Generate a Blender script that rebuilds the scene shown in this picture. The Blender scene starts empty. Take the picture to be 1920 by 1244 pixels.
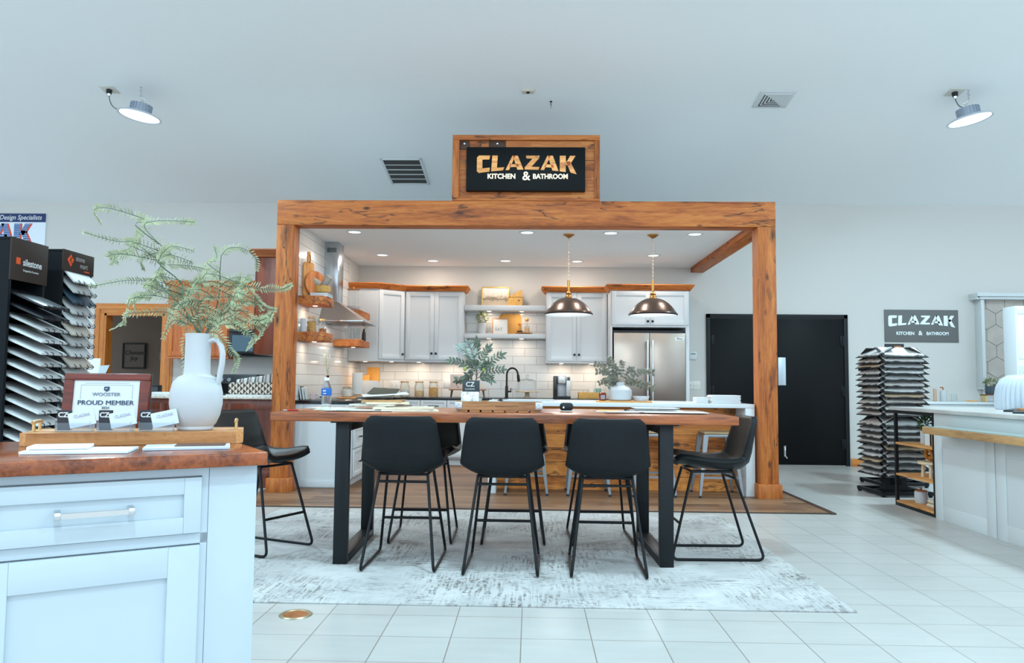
import bpy, bmesh, math, random
from mathutils import Vector, Matrix
PI = math.pi
random.seed(7)
C = bpy.context.scene.collection
SC = bpy.context.scene

# ------------------------------------------------------------------ camera
def make_camera():
    f, yaw, pitch, roll, H = 1446.7, 0.0246, 0.0656, 0.0097, 1.1074
    cy, sy, cp, sp = math.cos(yaw), math.sin(yaw), math.cos(pitch), math.sin(pitch)
    F = Vector((-sy*cp, cy*cp, sp)); R = Vector((cy, sy, 0)); U = R.cross(F)
    cr, sr = math.cos(roll), math.sin(roll)
    R2 = R*cr + U*sr; U2 = -R*sr + U*cr
    cam = bpy.data.cameras.new('camera'); o = bpy.data.objects.new('camera', cam); C.objects.link(o)
    cam.sensor_width = 36; cam.lens = f*36/1920; cam.clip_end = 100
    o.matrix_world = Matrix(((R2.x, U2.x, -F.x, 0), (R2.y, U2.y, -F.y, 0), (R2.z, U2.z, -F.z, H), (0, 0, 0, 1)))
    SC.camera = o
make_camera()

# ------------------------------------------------------------------ light and exposure
SC.view_settings.view_transform = 'Standard'
SC.view_settings.look = 'None'
SC.view_settings.exposure = 0.16
SC.view_settings.gamma = 1.0
SC.view_settings.use_curve_mapping = False
try:
    SC.cycles.use_denoising = True
    SC.cycles.max_bounces = 10
    SC.cycles.diffuse_bounces = 5
    SC.cycles.transparent_max_bounces = 12
    SC.cycles.sample_clamp_indirect = 6
    SC.cycles.use_light_tree = True
except Exception:
    pass
wd = bpy.data.worlds.new('World'); SC.world = wd; wd.use_nodes = True
bgn = wd.node_tree.nodes['Background']
bgn.inputs[0].default_value = (0.635, 0.80, 0.945, 1); bgn.inputs[1].default_value = 1.9

COOL = (0.60, 0.88, 1.0); WARM = (1.0, 0.78, 0.56); SOFTWARM = (1.0, 0.88, 0.76)
def area(loc, size, energy, col, rot=(0, 0, 0), shape='DISK', size_y=None, spread=None):
    L = bpy.data.lights.new('lamp_light', 'AREA'); L.shape = shape; L.size = size; L.energy = energy; L.color = col
    if size_y: L.size_y = size_y
    if spread: L.spread = spread
    o = bpy.data.objects.new('lamp_light', L); C.objects.link(o); o.location = loc; o.rotation_euler = rot
    return o
HIGHBAY_W = 95
for (x, y, z) in ((-3.9, 3.2, 4.3), (0.2, 3.9, 4.25), (4.3, 3.2, 4.3), (-3.9, -0.8, 4.8), (0.2, -0.8, 4.8), (4.3, -0.8, 4.8)):
    area((x, y, z), 0.34, HIGHBAY_W, COOL)                  # the high bays out of the frame, overhead and behind
area((0, -3.7, 1.9), 15, 60, (0.58, 0.84, 1.0), rot=(PI/2+.65, 0, 0), shape='RECTANGLE', size_y=3.0)   # unseen fill lamp added behind the camera, tilted up to brighten the ceiling

# ------------------------------------------------------------------ materials
def lin(c): return tuple(((v/255)/12.92 if v/255 <= .04045 else ((v/255+.055)/1.055)**2.4) for v in c[:3])
MATS = {}
def newmat(name):
    m = bpy.data.materials.new(name); m.use_nodes = True; MATS[name] = m
    nt = m.node_tree; b = nt.nodes['Principled BSDF']
    return m, nt, b
def M(name, rgb, rough=.5, metal=0, emit=None, es=0, trans=0, ior=1.45, alpha=1, spec=.5, var=0.0, vscale=8, bump=0, bscale=60, coat=0, sheen=0):
    if name in MATS: return MATS[name]
    m, nt, b = newmat(name); N = nt.nodes; L = nt.links
    c = lin(rgb)
    b.inputs['Base Color'].default_value = (*c, 1); b.inputs['Roughness'].default_value = rough; b.inputs['Metallic'].default_value = metal
    b.inputs['IOR'].default_value = ior; b.inputs['Specular IOR Level'].default_value = spec
    if trans: b.inputs['Transmission Weight'].default_value = trans
    if alpha < 1: b.inputs['Alpha'].default_value = alpha
    if coat: b.inputs['Coat Weight'].default_value = coat
    if sheen: b.inputs['Sheen Weight'].default_value = sheen
    if emit: b.inputs['Emission Color'].default_value = (*lin(emit), 1); b.inputs['Emission Strength'].default_value = es
    tc = N.new('ShaderNodeTexCoord')
    if var:
        n = N.new('ShaderNodeTexNoise'); n.inputs['Scale'].default_value = vscale; n.inputs['Detail'].default_value = 4
        L.new(tc.outputs['Object'], n.inputs['Vector'])
        r = N.new('ShaderNodeValToRGB'); r.color_ramp.elements[0].position = .3; r.color_ramp.elements[1].position = .7
        r.color_ramp.elements[0].color = (*[v*(1-var) for v in c], 1); r.color_ramp.elements[1].color = (*[min(1, v*(1+var)) for v in c], 1)
        L.new(n.outputs['Fac'], r.inputs[0]); L.new(r.outputs[0], b.inputs['Base Color'])
    if bump:
        n = N.new('ShaderNodeTexNoise'); n.inputs['Scale'].default_value = bscale; n.inputs['Detail'].default_value = 3
        L.new(tc.outputs['Object'], n.inputs['Vector'])
        bp = N.new('ShaderNodeBump'); bp.inputs['Strength'].default_value = bump; bp.inputs['Distance'].default_value = .01
        L.new(n.outputs['Fac'], bp.inputs['Height']); L.new(bp.outputs[0], b.inputs['Normal'])
    return m

def math_node(nt, op, a, b=None, v=None):
    n = nt.nodes.new('ShaderNodeMath'); n.operation = op
    if a is not None: nt.links.new(a, n.inputs[0])
    if b is not None: nt.links.new(b, n.inputs[1])
    if v is not None: n.inputs[1].default_value = v
    return n.outputs[0]

def wood(name, axis, dark, mid, light, plank=None, plank_w=.14, rough=.6, knots=.5, grain=1.0, strip=None, gapc=.25, bump=.25):
    """grain runs along axis (0,1,2); plank = axis across which boards repeat every plank_w metres"""
    if name in MATS: return MATS[name]
    wl = lambda c: tuple(v*k for v, k in zip(lin(c), (1.05, .89, .60)))
    m, nt, b = newmat(name); N = nt.nodes; L = nt.links
    tc = N.new('ShaderNodeTexCoord'); sep = N.new('ShaderNodeSeparateXYZ'); L.new(tc.outputs['Object'], sep.inputs[0])
    oi = N.new('ShaderNodeObjectInfo')
    comp = N.new('ShaderNodeCombineXYZ')
    outs = [sep.outputs[i] for i in range(3)]
    rnd = math_node(nt, 'MULTIPLY', oi.outputs['Random'], v=7.0)
    pid = None
    if plank is not None:
        q = math_node(nt, 'DIVIDE', outs[plank], v=plank_w)
        fl = math_node(nt, 'FLOOR', q); fr = math_node(nt, 'FRACT', q)
        wn = N.new('ShaderNodeTexWhiteNoise'); wn.noise_dimensions = '1D'; L.new(fl, wn.inputs['W'])
        pid = wn.outputs['Value']
        rnd = math_node(nt, 'ADD', rnd, math_node(nt, 'MULTIPLY', pid, v=9.0))
        if strip:                                            # boards end every strip metres, staggered
            q2 = math_node(nt, 'ADD', math_node(nt, 'DIVIDE', outs[axis], v=strip), math_node(nt, 'MULTIPLY', pid, v=5.3))
            fl2 = math_node(nt, 'FLOOR', q2)
            wn2 = N.new('ShaderNodeTexWhiteNoise'); wn2.noise_dimensions = '2D'
            cc = N.new('ShaderNodeCombineXYZ'); L.new(fl, cc.inputs[0]); L.new(fl2, cc.inputs[1]); L.new(cc.outputs[0], wn2.inputs['Vector'])
            pid = wn2.outputs['Value']; rnd = math_node(nt, 'ADD', rnd, math_node(nt, 'MULTIPLY', pid, v=4.0))
    sc = [11*grain, 11*grain, 11*grain]; sc[axis] = 0.9*grain
    for i in range(3):
        s = math_node(nt, 'MULTIPLY', outs[i], v=sc[i]); s = math_node(nt, 'ADD', s, rnd); L.new(s, comp.inputs[i])
    n1 = N.new('ShaderNodeTexNoise'); n1.inputs['Scale'].default_value = 1.3; n1.inputs['Detail'].default_value = 5; n1.inputs['Roughness'].default_value = .62; n1.inputs['Distortion'].default_value = .6
    L.new(comp.outputs[0], n1.inputs['Vector'])
    n2 = N.new('ShaderNodeTexNoise'); n2.inputs['Scale'].default_value = 9; n2.inputs['Detail'].default_value = 6; n2.inputs['Roughness'].default_value = .7
    L.new(comp.outputs[0], n2.inputs['Vector'])
    mix = math_node(nt, 'ADD', math_node(nt, 'MULTIPLY', n1.outputs['Fac'], v=.6), math_node(nt, 'MULTIPLY', n2.outputs['Fac'], v=.4))
    if pid is not None:
        mix = math_node(nt, 'ADD', mix, math_node(nt, 'MULTIPLY', math_node(nt, 'SUBTRACT', pid, v=.5), v=.16))
    r = N.new('ShaderNodeValToRGB'); e = r.color_ramp.elements
    e[0].position = .34; e[0].color = (*wl(dark), 1); e[1].position = .66; e[1].color = (*wl(light), 1)
    k = e.new(.48); k.color = (*wl(mid), 1)
    L.new(mix, r.inputs[0]); col = r.outputs[0]
    if knots:
        comp2 = N.new('ShaderNodeCombineXYZ'); s2 = [5.2, 5.2, 5.2]; s2[axis] = 1.7
        for i in range(3):
            s = math_node(nt, 'MULTIPLY', outs[i], v=s2[i]); s = math_node(nt, 'ADD', s, rnd); L.new(s, comp2.inputs[i])
        dn = N.new('ShaderNodeTexNoise'); dn.inputs['Scale'].default_value = 5; L.new(comp2.outputs[0], dn.inputs['Vector'])
        va = N.new('ShaderNodeVectorMath'); va.operation = 'MULTIPLY_ADD'; L.new(dn.outputs['Color'], va.inputs[0]); va.inputs[1].default_value = (.35, .35, .35); L.new(comp2.outputs[0], va.inputs[2])
        vo = N.new('ShaderNodeTexVoronoi'); vo.inputs['Scale'].default_value = 1.0; L.new(va.outputs[0], vo.inputs['Vector'])
        kr = N.new('ShaderNodeValToRGB'); ke = kr.color_ramp.elements
        ke[0].position = .03; ke[0].color = (0, 0, 0, 1); ke[1].position = .26; ke[1].color = (1, 1, 1, 1)
        L.new(vo.outputs['Distance'], kr.inputs[0])
        mx = N.new('ShaderNodeMix'); mx.data_type = 'RGBA'; mx.blend_type = 'MULTIPLY'; mx.inputs[0].default_value = knots
        L.new(col, mx.inputs[6]); L.new(kr.outputs[0], mx.inputs[7]); col = mx.outputs[2]
        if knots >= .5:                                      # small hard knots and hairline checks along the grain
            comp3 = N.new('ShaderNodeCombineXYZ'); s3 = [8.5, 8.5, 8.5]; s3[axis] = 4.2
            for i in range(3): L.new(math_node(nt, 'ADD', math_node(nt, 'MULTIPLY', outs[i], v=s3[i]), rnd), comp3.inputs[i])
            v3 = N.new('ShaderNodeTexVoronoi'); v3.inputs['Scale'].default_value = 1.0; L.new(comp3.outputs[0], v3.inputs['Vector'])
            sc3 = N.new('ShaderNodeSeparateColor'); L.new(v3.outputs['Color'], sc3.inputs[0])
            lim = N.new('ShaderNodeMapRange'); lim.inputs['From Min'].default_value = .6; lim.inputs['From Max'].default_value = 1; lim.inputs['To Min'].default_value = .0; lim.inputs['To Max'].default_value = .2; L.new(sc3.outputs[0], lim.inputs['Value'])
            ins = math_node(nt, 'SUBTRACT', v3.outputs['Distance'], lim.outputs[0])
            kk = N.new('ShaderNodeMapRange'); kk.inputs['From Min'].default_value = -.04; kk.inputs['From Max'].default_value = .06; kk.inputs['To Min'].default_value = .18; L.new(ins, kk.inputs['Value'])
            gate = math_node(nt, 'LESS_THAN', sc3.outputs[0], v=.6); kf = math_node(nt, 'MAXIMUM', kk.outputs[0], gate)
            comp4 = N.new('ShaderNodeCombineXYZ'); s4 = [9, 9, 9]; s4[axis] = 1.1
            for i in range(3): L.new(math_node(nt, 'ADD', math_node(nt, 'MULTIPLY', outs[i], v=s4[i]), rnd), comp4.inputs[i])
            n4 = N.new('ShaderNodeTexNoise'); n4.inputs['Scale'].default_value = 1; n4.inputs['Detail'].default_value = 3; L.new(comp4.outputs[0], n4.inputs['Vector'])
            n5 = N.new('ShaderNodeTexNoise'); n5.inputs['Scale'].default_value = .6; L.new(comp3.outputs[0], n5.inputs['Vector'])
            band = math_node(nt, 'ABSOLUTE', math_node(nt, 'SUBTRACT', n4.outputs['Fac'], v=.5))
            cr = N.new('ShaderNodeMapRange'); cr.inputs['From Min'].default_value = .003; cr.inputs['From Max'].default_value = .016; cr.inputs['To Min'].default_value = .3; L.new(band, cr.inputs['Value'])
            cf = math_node(nt, 'MAXIMUM', cr.outputs[0], math_node(nt, 'LESS_THAN', n5.outputs['Fac'], v=.53))
            tot = math_node(nt, 'MULTIPLY', kf, cf)
            m5 = N.new('ShaderNodeMix'); m5.data_type = 'RGBA'; m5.blend_type = 'MULTIPLY'; m5.inputs[0].default_value = 1
            L.new(col, m5.inputs[6]); L.new(tot, m5.inputs[7]); col = m5.outputs[2]
    if plank is not None:

        # distance to board edge
        sub = N.new('ShaderNodeMath'); sub.operation = 'SUBTRACT'; sub.inputs[0].default_value = 1; L.new(fr, sub.inputs[1])
        d = math_node(nt, 'MINIMUM', fr, sub.outputs[0])
        g = N.new('ShaderNodeMapRange'); g.inputs['From Min'].default_value = 0; g.inputs['From Max'].default_value = .004/plank_w
        g.inputs['To Min'].default_value = gapc; g.inputs['To Max'].default_value = 1; L.new(d, g.inputs['Value'])
        mg = N.new('ShaderNodeMix'); mg.data_type = 'RGBA'; mg.blend_type = 'MULTIPLY'; mg.inputs[0].default_value = 1
        L.new(col, mg.inputs[6]); L.new(g.outputs[0], mg.inputs[7]); col = mg.outputs[2]
    L.new(col, b.inputs['Base Color']); b.inputs['Roughness'].default_value = rough
    if bump:
        bp = N.new('ShaderNodeBump'); bp.inputs['Strength'].default_value = bump; bp.inputs['Distance'].default_value = .004
        L.new(mix, bp.inputs['Height']); L.new(bp.outputs[0], b.inputs['Normal'])
    return m

def brick(name, plane, tw, th, c1, c2, mortar, msize=.004, offset=0.5, ox=0, oy=0, rough=.3, bump=.3, mottle=None):
    if name in MATS: return MATS[name]
    m, nt, b = newmat(name); N = nt.nodes; L = nt.links
    tc = N.new('ShaderNodeTexCoord'); sep = N.new('ShaderNodeSeparateXYZ'); L.new(tc.outputs['Object'], sep.inputs[0])
    comp = N.new('ShaderNodeCombineXYZ')
    L.new(math_node(nt, 'ADD', sep.outputs[plane[0]], v=-ox), comp.inputs[0]); L.new(math_node(nt, 'ADD', sep.outputs[plane[1]], v=-oy), comp.inputs[1])
    br = N.new('ShaderNodeTexBrick'); L.new(comp.outputs[0], br.inputs['Vector'])
    br.offset = offset; br.inputs['Scale'].default_value = 1; br.inputs['Brick Width'].default_value = tw; br.inputs['Row Height'].default_value = th
    br.inputs['Mortar Size'].default_value = msize; br.inputs['Mortar Smooth'].default_value = .1; br.inputs['Bias'].default_value = 0
    br.inputs['Color1'].default_value = (*lin(c1), 1); br.inputs['Color2'].default_value = (*lin(c2), 1); br.inputs['Mortar'].default_value = (*lin(mortar), 1)
    col = br.outputs['Color']
    if mottle:
        n = N.new('ShaderNodeTexNoise'); n.inputs['Scale'].default_value = mottle[0]; n.inputs['Detail'].default_value = 5
        mp = N.new('ShaderNodeMapping'); mp.inputs['Scale'].default_value = (1, 5, 5); L.new(tc.outputs['Object'], mp.inputs[0]); L.new(mp.outputs[0], n.inputs['Vector'])
        mr = N.new('ShaderNodeMapRange'); mr.inputs['From Min'].default_value = .3; mr.inputs['From Max'].default_value = .7; mr.inputs['To Min'].default_value = mottle[1]; mr.inputs['To Max'].default_value = 1
        L.new(n.outputs['Fac'], mr.inputs['Value'])
        mg = N.new('ShaderNodeMix'); mg.data_type = 'RGBA'; mg.blend_type = 'MULTIPLY'; mg.inputs[0].default_value = 1
        L.new(col, mg.inputs[6]); L.new(mr.outputs[0], mg.inputs[7]); col = mg.outputs[2]
    L.new(col, b.inputs['Base Color']); b.inputs['Roughness'].default_value = rough
    if bump:
        bp = N.new('ShaderNodeBump'); bp.invert = True; bp.inputs['Strength'].default_value = bump; bp.inputs['Distance'].default_value = .003
        L.new(br.outputs['Fac'], bp.inputs['Height']); L.new(bp.outputs[0], b.inputs['Normal'])
    return m

RD, RM_, RL = (104, 52, 20), (172, 98, 44), (205, 136, 74)
def reclaimed(axis, **k): return wood('reclaimed_oak_%d' % axis + ''.join(str(v) for v in k.values()), axis, RD, RM_, RL, knots=.75, **k)
WHITE = M('white_paint', (212, 214, 214), .38)
WALLP = M('wall_paint', (206, 202, 196), .85, bump=.08, bscale=180)
CEILP = M('ceiling_paint', (240, 242, 242), .9, bump=.12, bscale=120)
BLACKP = M('black_paint', (16, 19, 21), .42)
BLACKM = M('black_metal', (14, 17, 20), .45, .2, spec=.4)
LEATHER = M('black_leather', (13, 18, 21), .45, spec=.3, bump=.25, bscale=260)
LEATHIN = M('dark_lining', (36, 32, 30), .38, bump=.2, bscale=260)
STEEL = M('steel', (190, 185, 180), .28, 1)
CHROME = M('chrome', (210, 212, 214), .15, 1)
GALV = M('galvanised_steel', (140, 142, 146), .4, .7)
BRASS = M('brass', (190, 140, 80), .3, .9)
BRONZE = M('brushed_bronze', (120, 105, 98), .3, .95)
GLASS = M('clear_glass', (240, 250, 252), .03, trans=1, ior=1.3, alpha=.45)
PAPER = M('white_paper', (216, 218, 218), .7)
CERAM = M('white_ceramic', (190, 192, 194), .5, bump=.04, bscale=20)
LENS = M('lit_lens', (255, 255, 255), .5, emit=(225, 245, 255), es=1.2)
WLENS = M('lit_warm_lens', (255, 255, 255), .5, emit=(255, 240, 220), es=1.2)

# ------------------------------------------------------------------ mesh building
class MB:
    def __init__(s): s.bm = bmesh.new()
    def _x(s, vs, mat):
        if mat is not None: bmesh.ops.transform(s.bm, matrix=mat, verts=vs)
    def box(s, x0, x1, y0, y1, z0, z1, bev=0, mat=None, seg=2):
        r = bmesh.ops.create_cube(s.bm, size=1); vs = r['verts']
        bmesh.ops.transform(s.bm, matrix=Matrix.Translation(((x0+x1)/2, (y0+y1)/2, (z0+z1)/2)) @ Matrix.Diagonal((abs(x1-x0), abs(y1-y0), abs(z1-z0), 1)), verts=vs)
        s._x(vs, mat)
        if bev:
            es = list({e for v in vs for e in v.link_edges})
            bmesh.ops.bevel(s.bm, geom=es, offset=bev, segments=seg, affect='EDGES', profile=.5)
        return s
    def rod(s, p0, p1, r, r1=None, seg=12, cap=True):
        p0, p1 = Vector(p0), Vector(p1); d = p1-p0; L = d.length
        if L < 1e-6: return s
        q = Vector((0, 0, 1)).rotation_difference(d).to_matrix().to_4x4()
        bmesh.ops.create_cone(s.bm, cap_ends=cap, segments=seg, radius1=r, radius2=r if r1 is None else r1, depth=L, matrix=Matrix.Translation((p0+p1)/2) @ q)
        return s
    def bar(s, p0, p1, w, d=None, up=(0, 0, 1)):                # rectangular bar between two points
        d = d or w; p0, p1 = Vector(p0), Vector(p1); t = (p1-p0).normalized(); u = Vector(up)
        a = t.cross(u)
        if a.length < 1e-4: a = t.cross(Vector((0, 1, 0)))
        a.normalize(); b = a.cross(t)
        vs = [s.bm.verts.new(p + a*sx*w/2 + b*sy*d/2) for p in (p0, p1) for sx, sy in ((-1, -1), (1, -1), (1, 1), (-1, 1))]
        for f in ((3, 2, 1, 0), (4, 5, 6, 7), (0, 1, 5, 4), (1, 2, 6, 5), (2, 3, 7, 6), (3, 0, 4, 7)): s.bm.faces.new([vs[i] for i in f])
        return s
    def tube(s, pts, r, seg=8, closed=False, rads=None):
        pts = [Vector(p) for p in pts]; n = len(pts); rings = []; prev = None
        for i, p in enumerate(pts):
            a = pts[(i-1) % n] if (closed or i > 0) else p; b = pts[(i+1) % n] if (closed or i < n-1) else p
            t = (b-a).normalized() if (b-a).length > 1e-9 else Vector((0, 0, 1))
            if prev is None:
                u = t.cross(Vector((0, 0, 1)));
                if u.length < .1: u = t.cross(Vector((1, 0, 0)))
            else: u = prev - t*prev.dot(t)
            u.normalize(); prev = u; w = t.cross(u); rr = rads[i] if rads else r
            rings.append([s.bm.verts.new(p + (u*math.cos(2*PI*k/seg) + w*math.sin(2*PI*k/seg))*rr) for k in range(seg)])
        for i in range(n if closed else n-1):
            A, B = rings[i], rings[(i+1) % n]
            for k in range(seg): s.bm.faces.new((A[k], A[(k+1) % seg], B[(k+1) % seg], B[k]))
        if not closed: s.bm.faces.new(rings[0][::-1]); s.bm.faces.new(rings[-1])
        return s
    def lathe(s, prof, c=(0, 0, 0), seg=32, mat=None, rib=None):
        rings = []; allv = []
        for (r, z) in prof:
            if r < 1e-6: v = s.bm.verts.new((c[0], c[1], c[2]+z)); rings.append([v]); allv.append(v); continue
            ring = []
            for k in range(seg):
                rr = r*(1+(rib[0]*math.cos(rib[1]*2*PI*k/seg) if rib else 0))
                ring.append(s.bm.verts.new((c[0]+rr*math.cos(2*PI*k/seg), c[1]+rr*math.sin(2*PI*k/seg), c[2]+z)))
            rings.append(ring); allv += ring
        for A, B in zip(rings, rings[1:]):
            for k in range(seg):
                k2 = (k+1) % seg
                if len(A) == 1 and len(B) == 1: continue
                if len(A) == 1: s.bm.faces.new((A[0], B[k2], B[k]))
                elif len(B) == 1: s.bm.faces.new((A[k], A[k2], B[0]))
                else: s.bm.faces.new((A[k], A[k2], B[k2], B[k]))
        s._x(allv, mat)
        return s
    def prism(s, poly, a, b, plane='xz', mat=None):              # polygon extruded along the third axis from a to b
        def P(u, v, w):
            return {'xz': (u, w, v), 'xy': (u, v, w), 'yz': (w, u, v)}[plane]
        A = [s.bm.verts.new(P(u, v, a)) for u, v in poly]; B = [s.bm.verts.new(P(u, v, b)) for u, v in poly]
        s.bm.faces.new(A); s.bm.faces.new(B[::-1]); n = len(poly)
        for i in range(n): s.bm.faces.new((A[i], B[i], B[(i+1) % n], A[(i+1) % n]))
        s._x(A+B, mat)
        return s
    def ball(s, c, r, sc=(1, 1, 1), u=12, v=8):
        bmesh.ops.create_uvsphere(s.bm, u_segments=u, v_segments=v, radius=r, matrix=Matrix.Translation(c) @ Matrix.Diagonal((*sc, 1)))
        return s
    def face(s, pts):
        s.bm.faces.new([s.bm.verts.new(p) for p in pts]); return s
    def leaf(s, base, d, n, L, w, fold=.15, segs=3):             # pointed leaf: two rows of faces folded on the midrib
        base, d, n = Vector(base), Vector(d).normalized(), Vector(n)
        n = (n - d*n.dot(d)); 
        if n.length < 1e-4: n = d.orthogonal()
        n.normalize(); a = d.cross(n)
        mid = []; le = []; ri = []
        for i in range(segs+1):
            t = i/segs; ww = w*math.sin(PI*min(1, t*.9+.08))*.5
            if i == segs: ww = 0
            p = base + d*L*t - n*(L*.12*t*t)
            mid.append(s.bm.verts.new(p))
            if ww > 0: le.append(s.bm.verts.new(p + a*ww + n*ww*fold*2)); ri.append(s.bm.verts.new(p - a*ww + n*ww*fold*2))
            else: le.append(mid[-1]); ri.append(mid[-1])
        for i in range(segs):
            for row, fl in ((le, 0), (ri, 1)):
                f = [mid[i], mid[i+1], row[i+1], row[i]]
                f = [x for j, x in enumerate(f) if x not in f[:j]]
                if len(f) > 2: s.bm.faces.new(f if fl else f[::-1])
        return s
    def build(s, name, mat, parent=None, loc=None, rot=None, smooth=35, **tags):
        bmesh.ops.recalc_face_normals(s.bm, faces=[f for f in s.bm.faces]) if tags.pop('recalc', True) else None
        me = bpy.data.meshes.new(name); s.bm.to_mesh(me); s.bm.free()
        if smooth:
            me.polygons.foreach_set('use_smooth', [True]*len(me.polygons)); me.set_sharp_from_angle(angle=math.radians(smooth))
        me.materials.append(mat)
        o = bpy.data.objects.new(name, me); C.objects.link(o)
        if parent: o.parent = parent
        if loc: o.location = loc
        if rot: o.rotation_euler = rot
        for k, v in tags.items():
            if v: o[{'cat': 'category'}.get(k, k)] = v
        return o

def thing(name, label, cat, loc=(0, 0, 0), rz=0, group=None):
    o = bpy.data.objects.new(name, None); C.objects.link(o); o.location = loc; o.rotation_euler = (0, 0, rz); o.empty_display_size = .1
    o['label'] = label; o['category'] = cat
    if group: o['group'] = group
    return o
def struct(name, mb, mat, **k): return mb.build(name, mat, kind='structure', **k)
KIDS = {}
def dup(root, loc, rz=None, label=None, group=None):
    r = root.copy(); C.objects.link(r); r.location = loc
    if rz is not None: r.rotation_euler = (0, 0, rz)
    if label: r['label'] = label
    if group: r['group'] = group
    for ch in [o for o in C.objects if o.parent == root]:
        c = ch.copy(); C.objects.link(c); c.parent = r
        for g in [o for o in C.objects if o.parent == ch]:
            d = g.copy(); C.objects.link(d); d.parent = c
    return r
def text(name, s, size, mat, parent=None, loc=(0, 0, 0), rot=(PI/2, 0, 0), ext=.001, offset=0, xs=1, align='CENTER', shear=0, space=1, **tags):
    cu = bpy.data.curves.new(name, 'FONT'); cu.body = s; cu.size = size; cu.extrude = ext; cu.offset = offset; cu.align_x = align; cu.align_y = 'CENTER'; cu.shear = shear; cu.space_character = space
    cu.resolution_u = 3
    t = bpy.data.objects.new(name, cu); C.objects.link(t); bpy.context.view_layer.update()
    me = bpy.data.meshes.new_from_object(t); bpy.data.objects.remove(t); me.name = name
    me.transform(Matrix.Diagonal((xs, 1, 1, 1)))
    me.materials.clear(); me.materials.append(mat)
    o = bpy.data.objects.new(name, me); C.objects.link(o); o.parent = parent; o.location = loc; o.rotation_euler = rot
    for k, v in tags.items(): o[{'cat': 'category'}.get(k, k)] = v
    return o
GLYPH = {
 'C': (.135, [[(.15, 1), (1, 1), (.95, .76), (.42, .76), (.42, .24), (1, .24), (.95, 0), (.15, 0), (0, .12), (0, .88)]]),
 'L': (.135, [[(.08, 1), (.5, 1), (.44, .2), (1, .2), (.9, 0), (0, 0)]]),
 'A': (.185, [[(0, 0), (.38, 1), (.55, 1), (.2, 0)], [(.4, 1), (.68, 1), (1, 0), (.66, 0)], [(.2, .2), (.75, .2), (.7, .4), (.27, .4)]]),
 'Z': (.15, [[(.08, 1), (1, 1), (1, .84), (.46, .2), (1, .2), (.95, 0), (0, 0), (0, .16), (.54, .8), (.12, .8)]]),
 'K': (.17, [[(0, 0), (0, 1), (.36, 1), (.36, 0)], [(.3, .42), (.62, 1), (.95, 1), (.58, .42)], [(.36, .66), (.62, .66), (1.02, -.04), (.66, 0)]])}
def clazak(parent, x0, x1, ztop, h, y, mat, letters='CLAZAK', arch=.28, half=None, ext=.004, name='letter', sign=-1, mc=None):
    """the wide block wordmark with the arched foot, each letter one mesh, facing -Y"""
    tot = sum(GLYPH[c][0] for c in letters) + .012*(len(letters)-1); k = (x1-x0)/tot; x = x0; cx = mc if mc is not None else (x0+x1)/2; hw = half or (x1-x0)/2
    for c in letters:
        w, polys = GLYPH[c]; m = MB()
        for P in polys:
            q = []
            for u, v in P:
                X = x+u*w*k; a = 1+arch*((X-cx)/hw)**2
                q.append((X, ztop-(1-v)*h*a))
            m.prism(q, y-ext, y, 'xz')
        m.build(name, mat, parent, smooth=0)
        x += (w+.012)*k
# ------------------------------------------------------------------ the setting
WY = 10.8; SL = .125
def ceil_z(y): return 3.631 + SL*(WY-y)
FLOORM = brick('floor_tile', (0, 1), .3048, .3048, (187, 184, 180), (181, 178, 174), (138, 130, 122), .0026, 0.0, -.032, 3.416, .32, .25, (3, .93))
struct('floor', MB().box(-13, 13, -5, 14.5, -.1, 0), FLOORM, smooth=0)
WFLOOR = wood('plank_floor', 0, (78, 56, 48), (122, 94, 82), (150, 122, 108), plank=1, plank_w=.16, strip=1.1, knots=.2, rough=.45, gapc=.5)
struct('floor', MB().box(-2.66, 2.60, 6.78, WY-.002, 0, .008), WFLOOR, smooth=0)
struct('trim_1', MB().box(2.585, 2.63, 6.76, WY, 0, .014, .003).box(-2.69, 2.59, 6.773, 6.783, 0, .010, .002), M('floor_edge_strip', (70, 52, 44), .4), smooth=0)
m = MB()
x0, x1, zt = -6.06, -5.2, 2.03
m.box(-9, x0, WY, WY+.14, 0, 3.64); m.box(x1, 9, WY, WY+.14, 0, 3.64); m.box(x0, x1, WY, WY+.14, zt, 3.64)
struct('wall_back', m, WALLP, smooth=0)
struct('ceiling', MB().prism([(WY+.14, ceil_z(WY+.14)), (-4, ceil_z(-4)), (-4, ceil_z(-4)+.1), (WY+.14, ceil_z(WY+.14)+.1)], -9.1, 9.1, 'yz'), CEILP, smooth=0)
# the office seen through the oak framed doorway
OFF = M('taupe_paint', (150, 132, 118), .9)
struct('wall_office', MB().box(-9, -4.2, 13.4, 13.5, 0, 2.6).box(-4.3, -4.2, WY+.14, 13.4, 0, 2.6).box(-9, -4.2, WY+.14, 13.5, 2.6, 2.7), OFF, smooth=0)
OAK0 = wood('golden_oak_x', 0, (150, 84, 34), (196, 124, 58), (216, 150, 82), knots=0, rough=.4)
OAK2 = wood('golden_oak_z', 2, (150, 84, 34), (196, 124, 58), (216, 150, 82), knots=0, rough=.4)
m = MB()
for (a, b_) in ((x0-.14, x0+.0), (x1-.0, x1+.14)): m.box(a, b_, WY-.02, WY, 0, zt+.14, .004)
for (a, b_) in ((x0, x0+.03), (x1-.03, x1)): m.box(a, b_, WY-.015, WY+.15, 0, zt)
for (a, b_) in ((x0-.11, x0-.06), (x1+.06, x1+.11)): m.box(a, b_, WY-.032, WY-.02, 0, zt+.1, .004)
struct('trim_2', m, OAK2)
struct('trim_2', MB().box(x0-.14, x1+.14, WY-.021, WY, zt, zt+.14, .004).box(x0-.11, x1+.11, WY-.033, WY-.02, zt+.06, zt+.11, .004).box(x0, x1, WY-.015, WY+.15, zt-.03, zt), OAK0)
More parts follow.
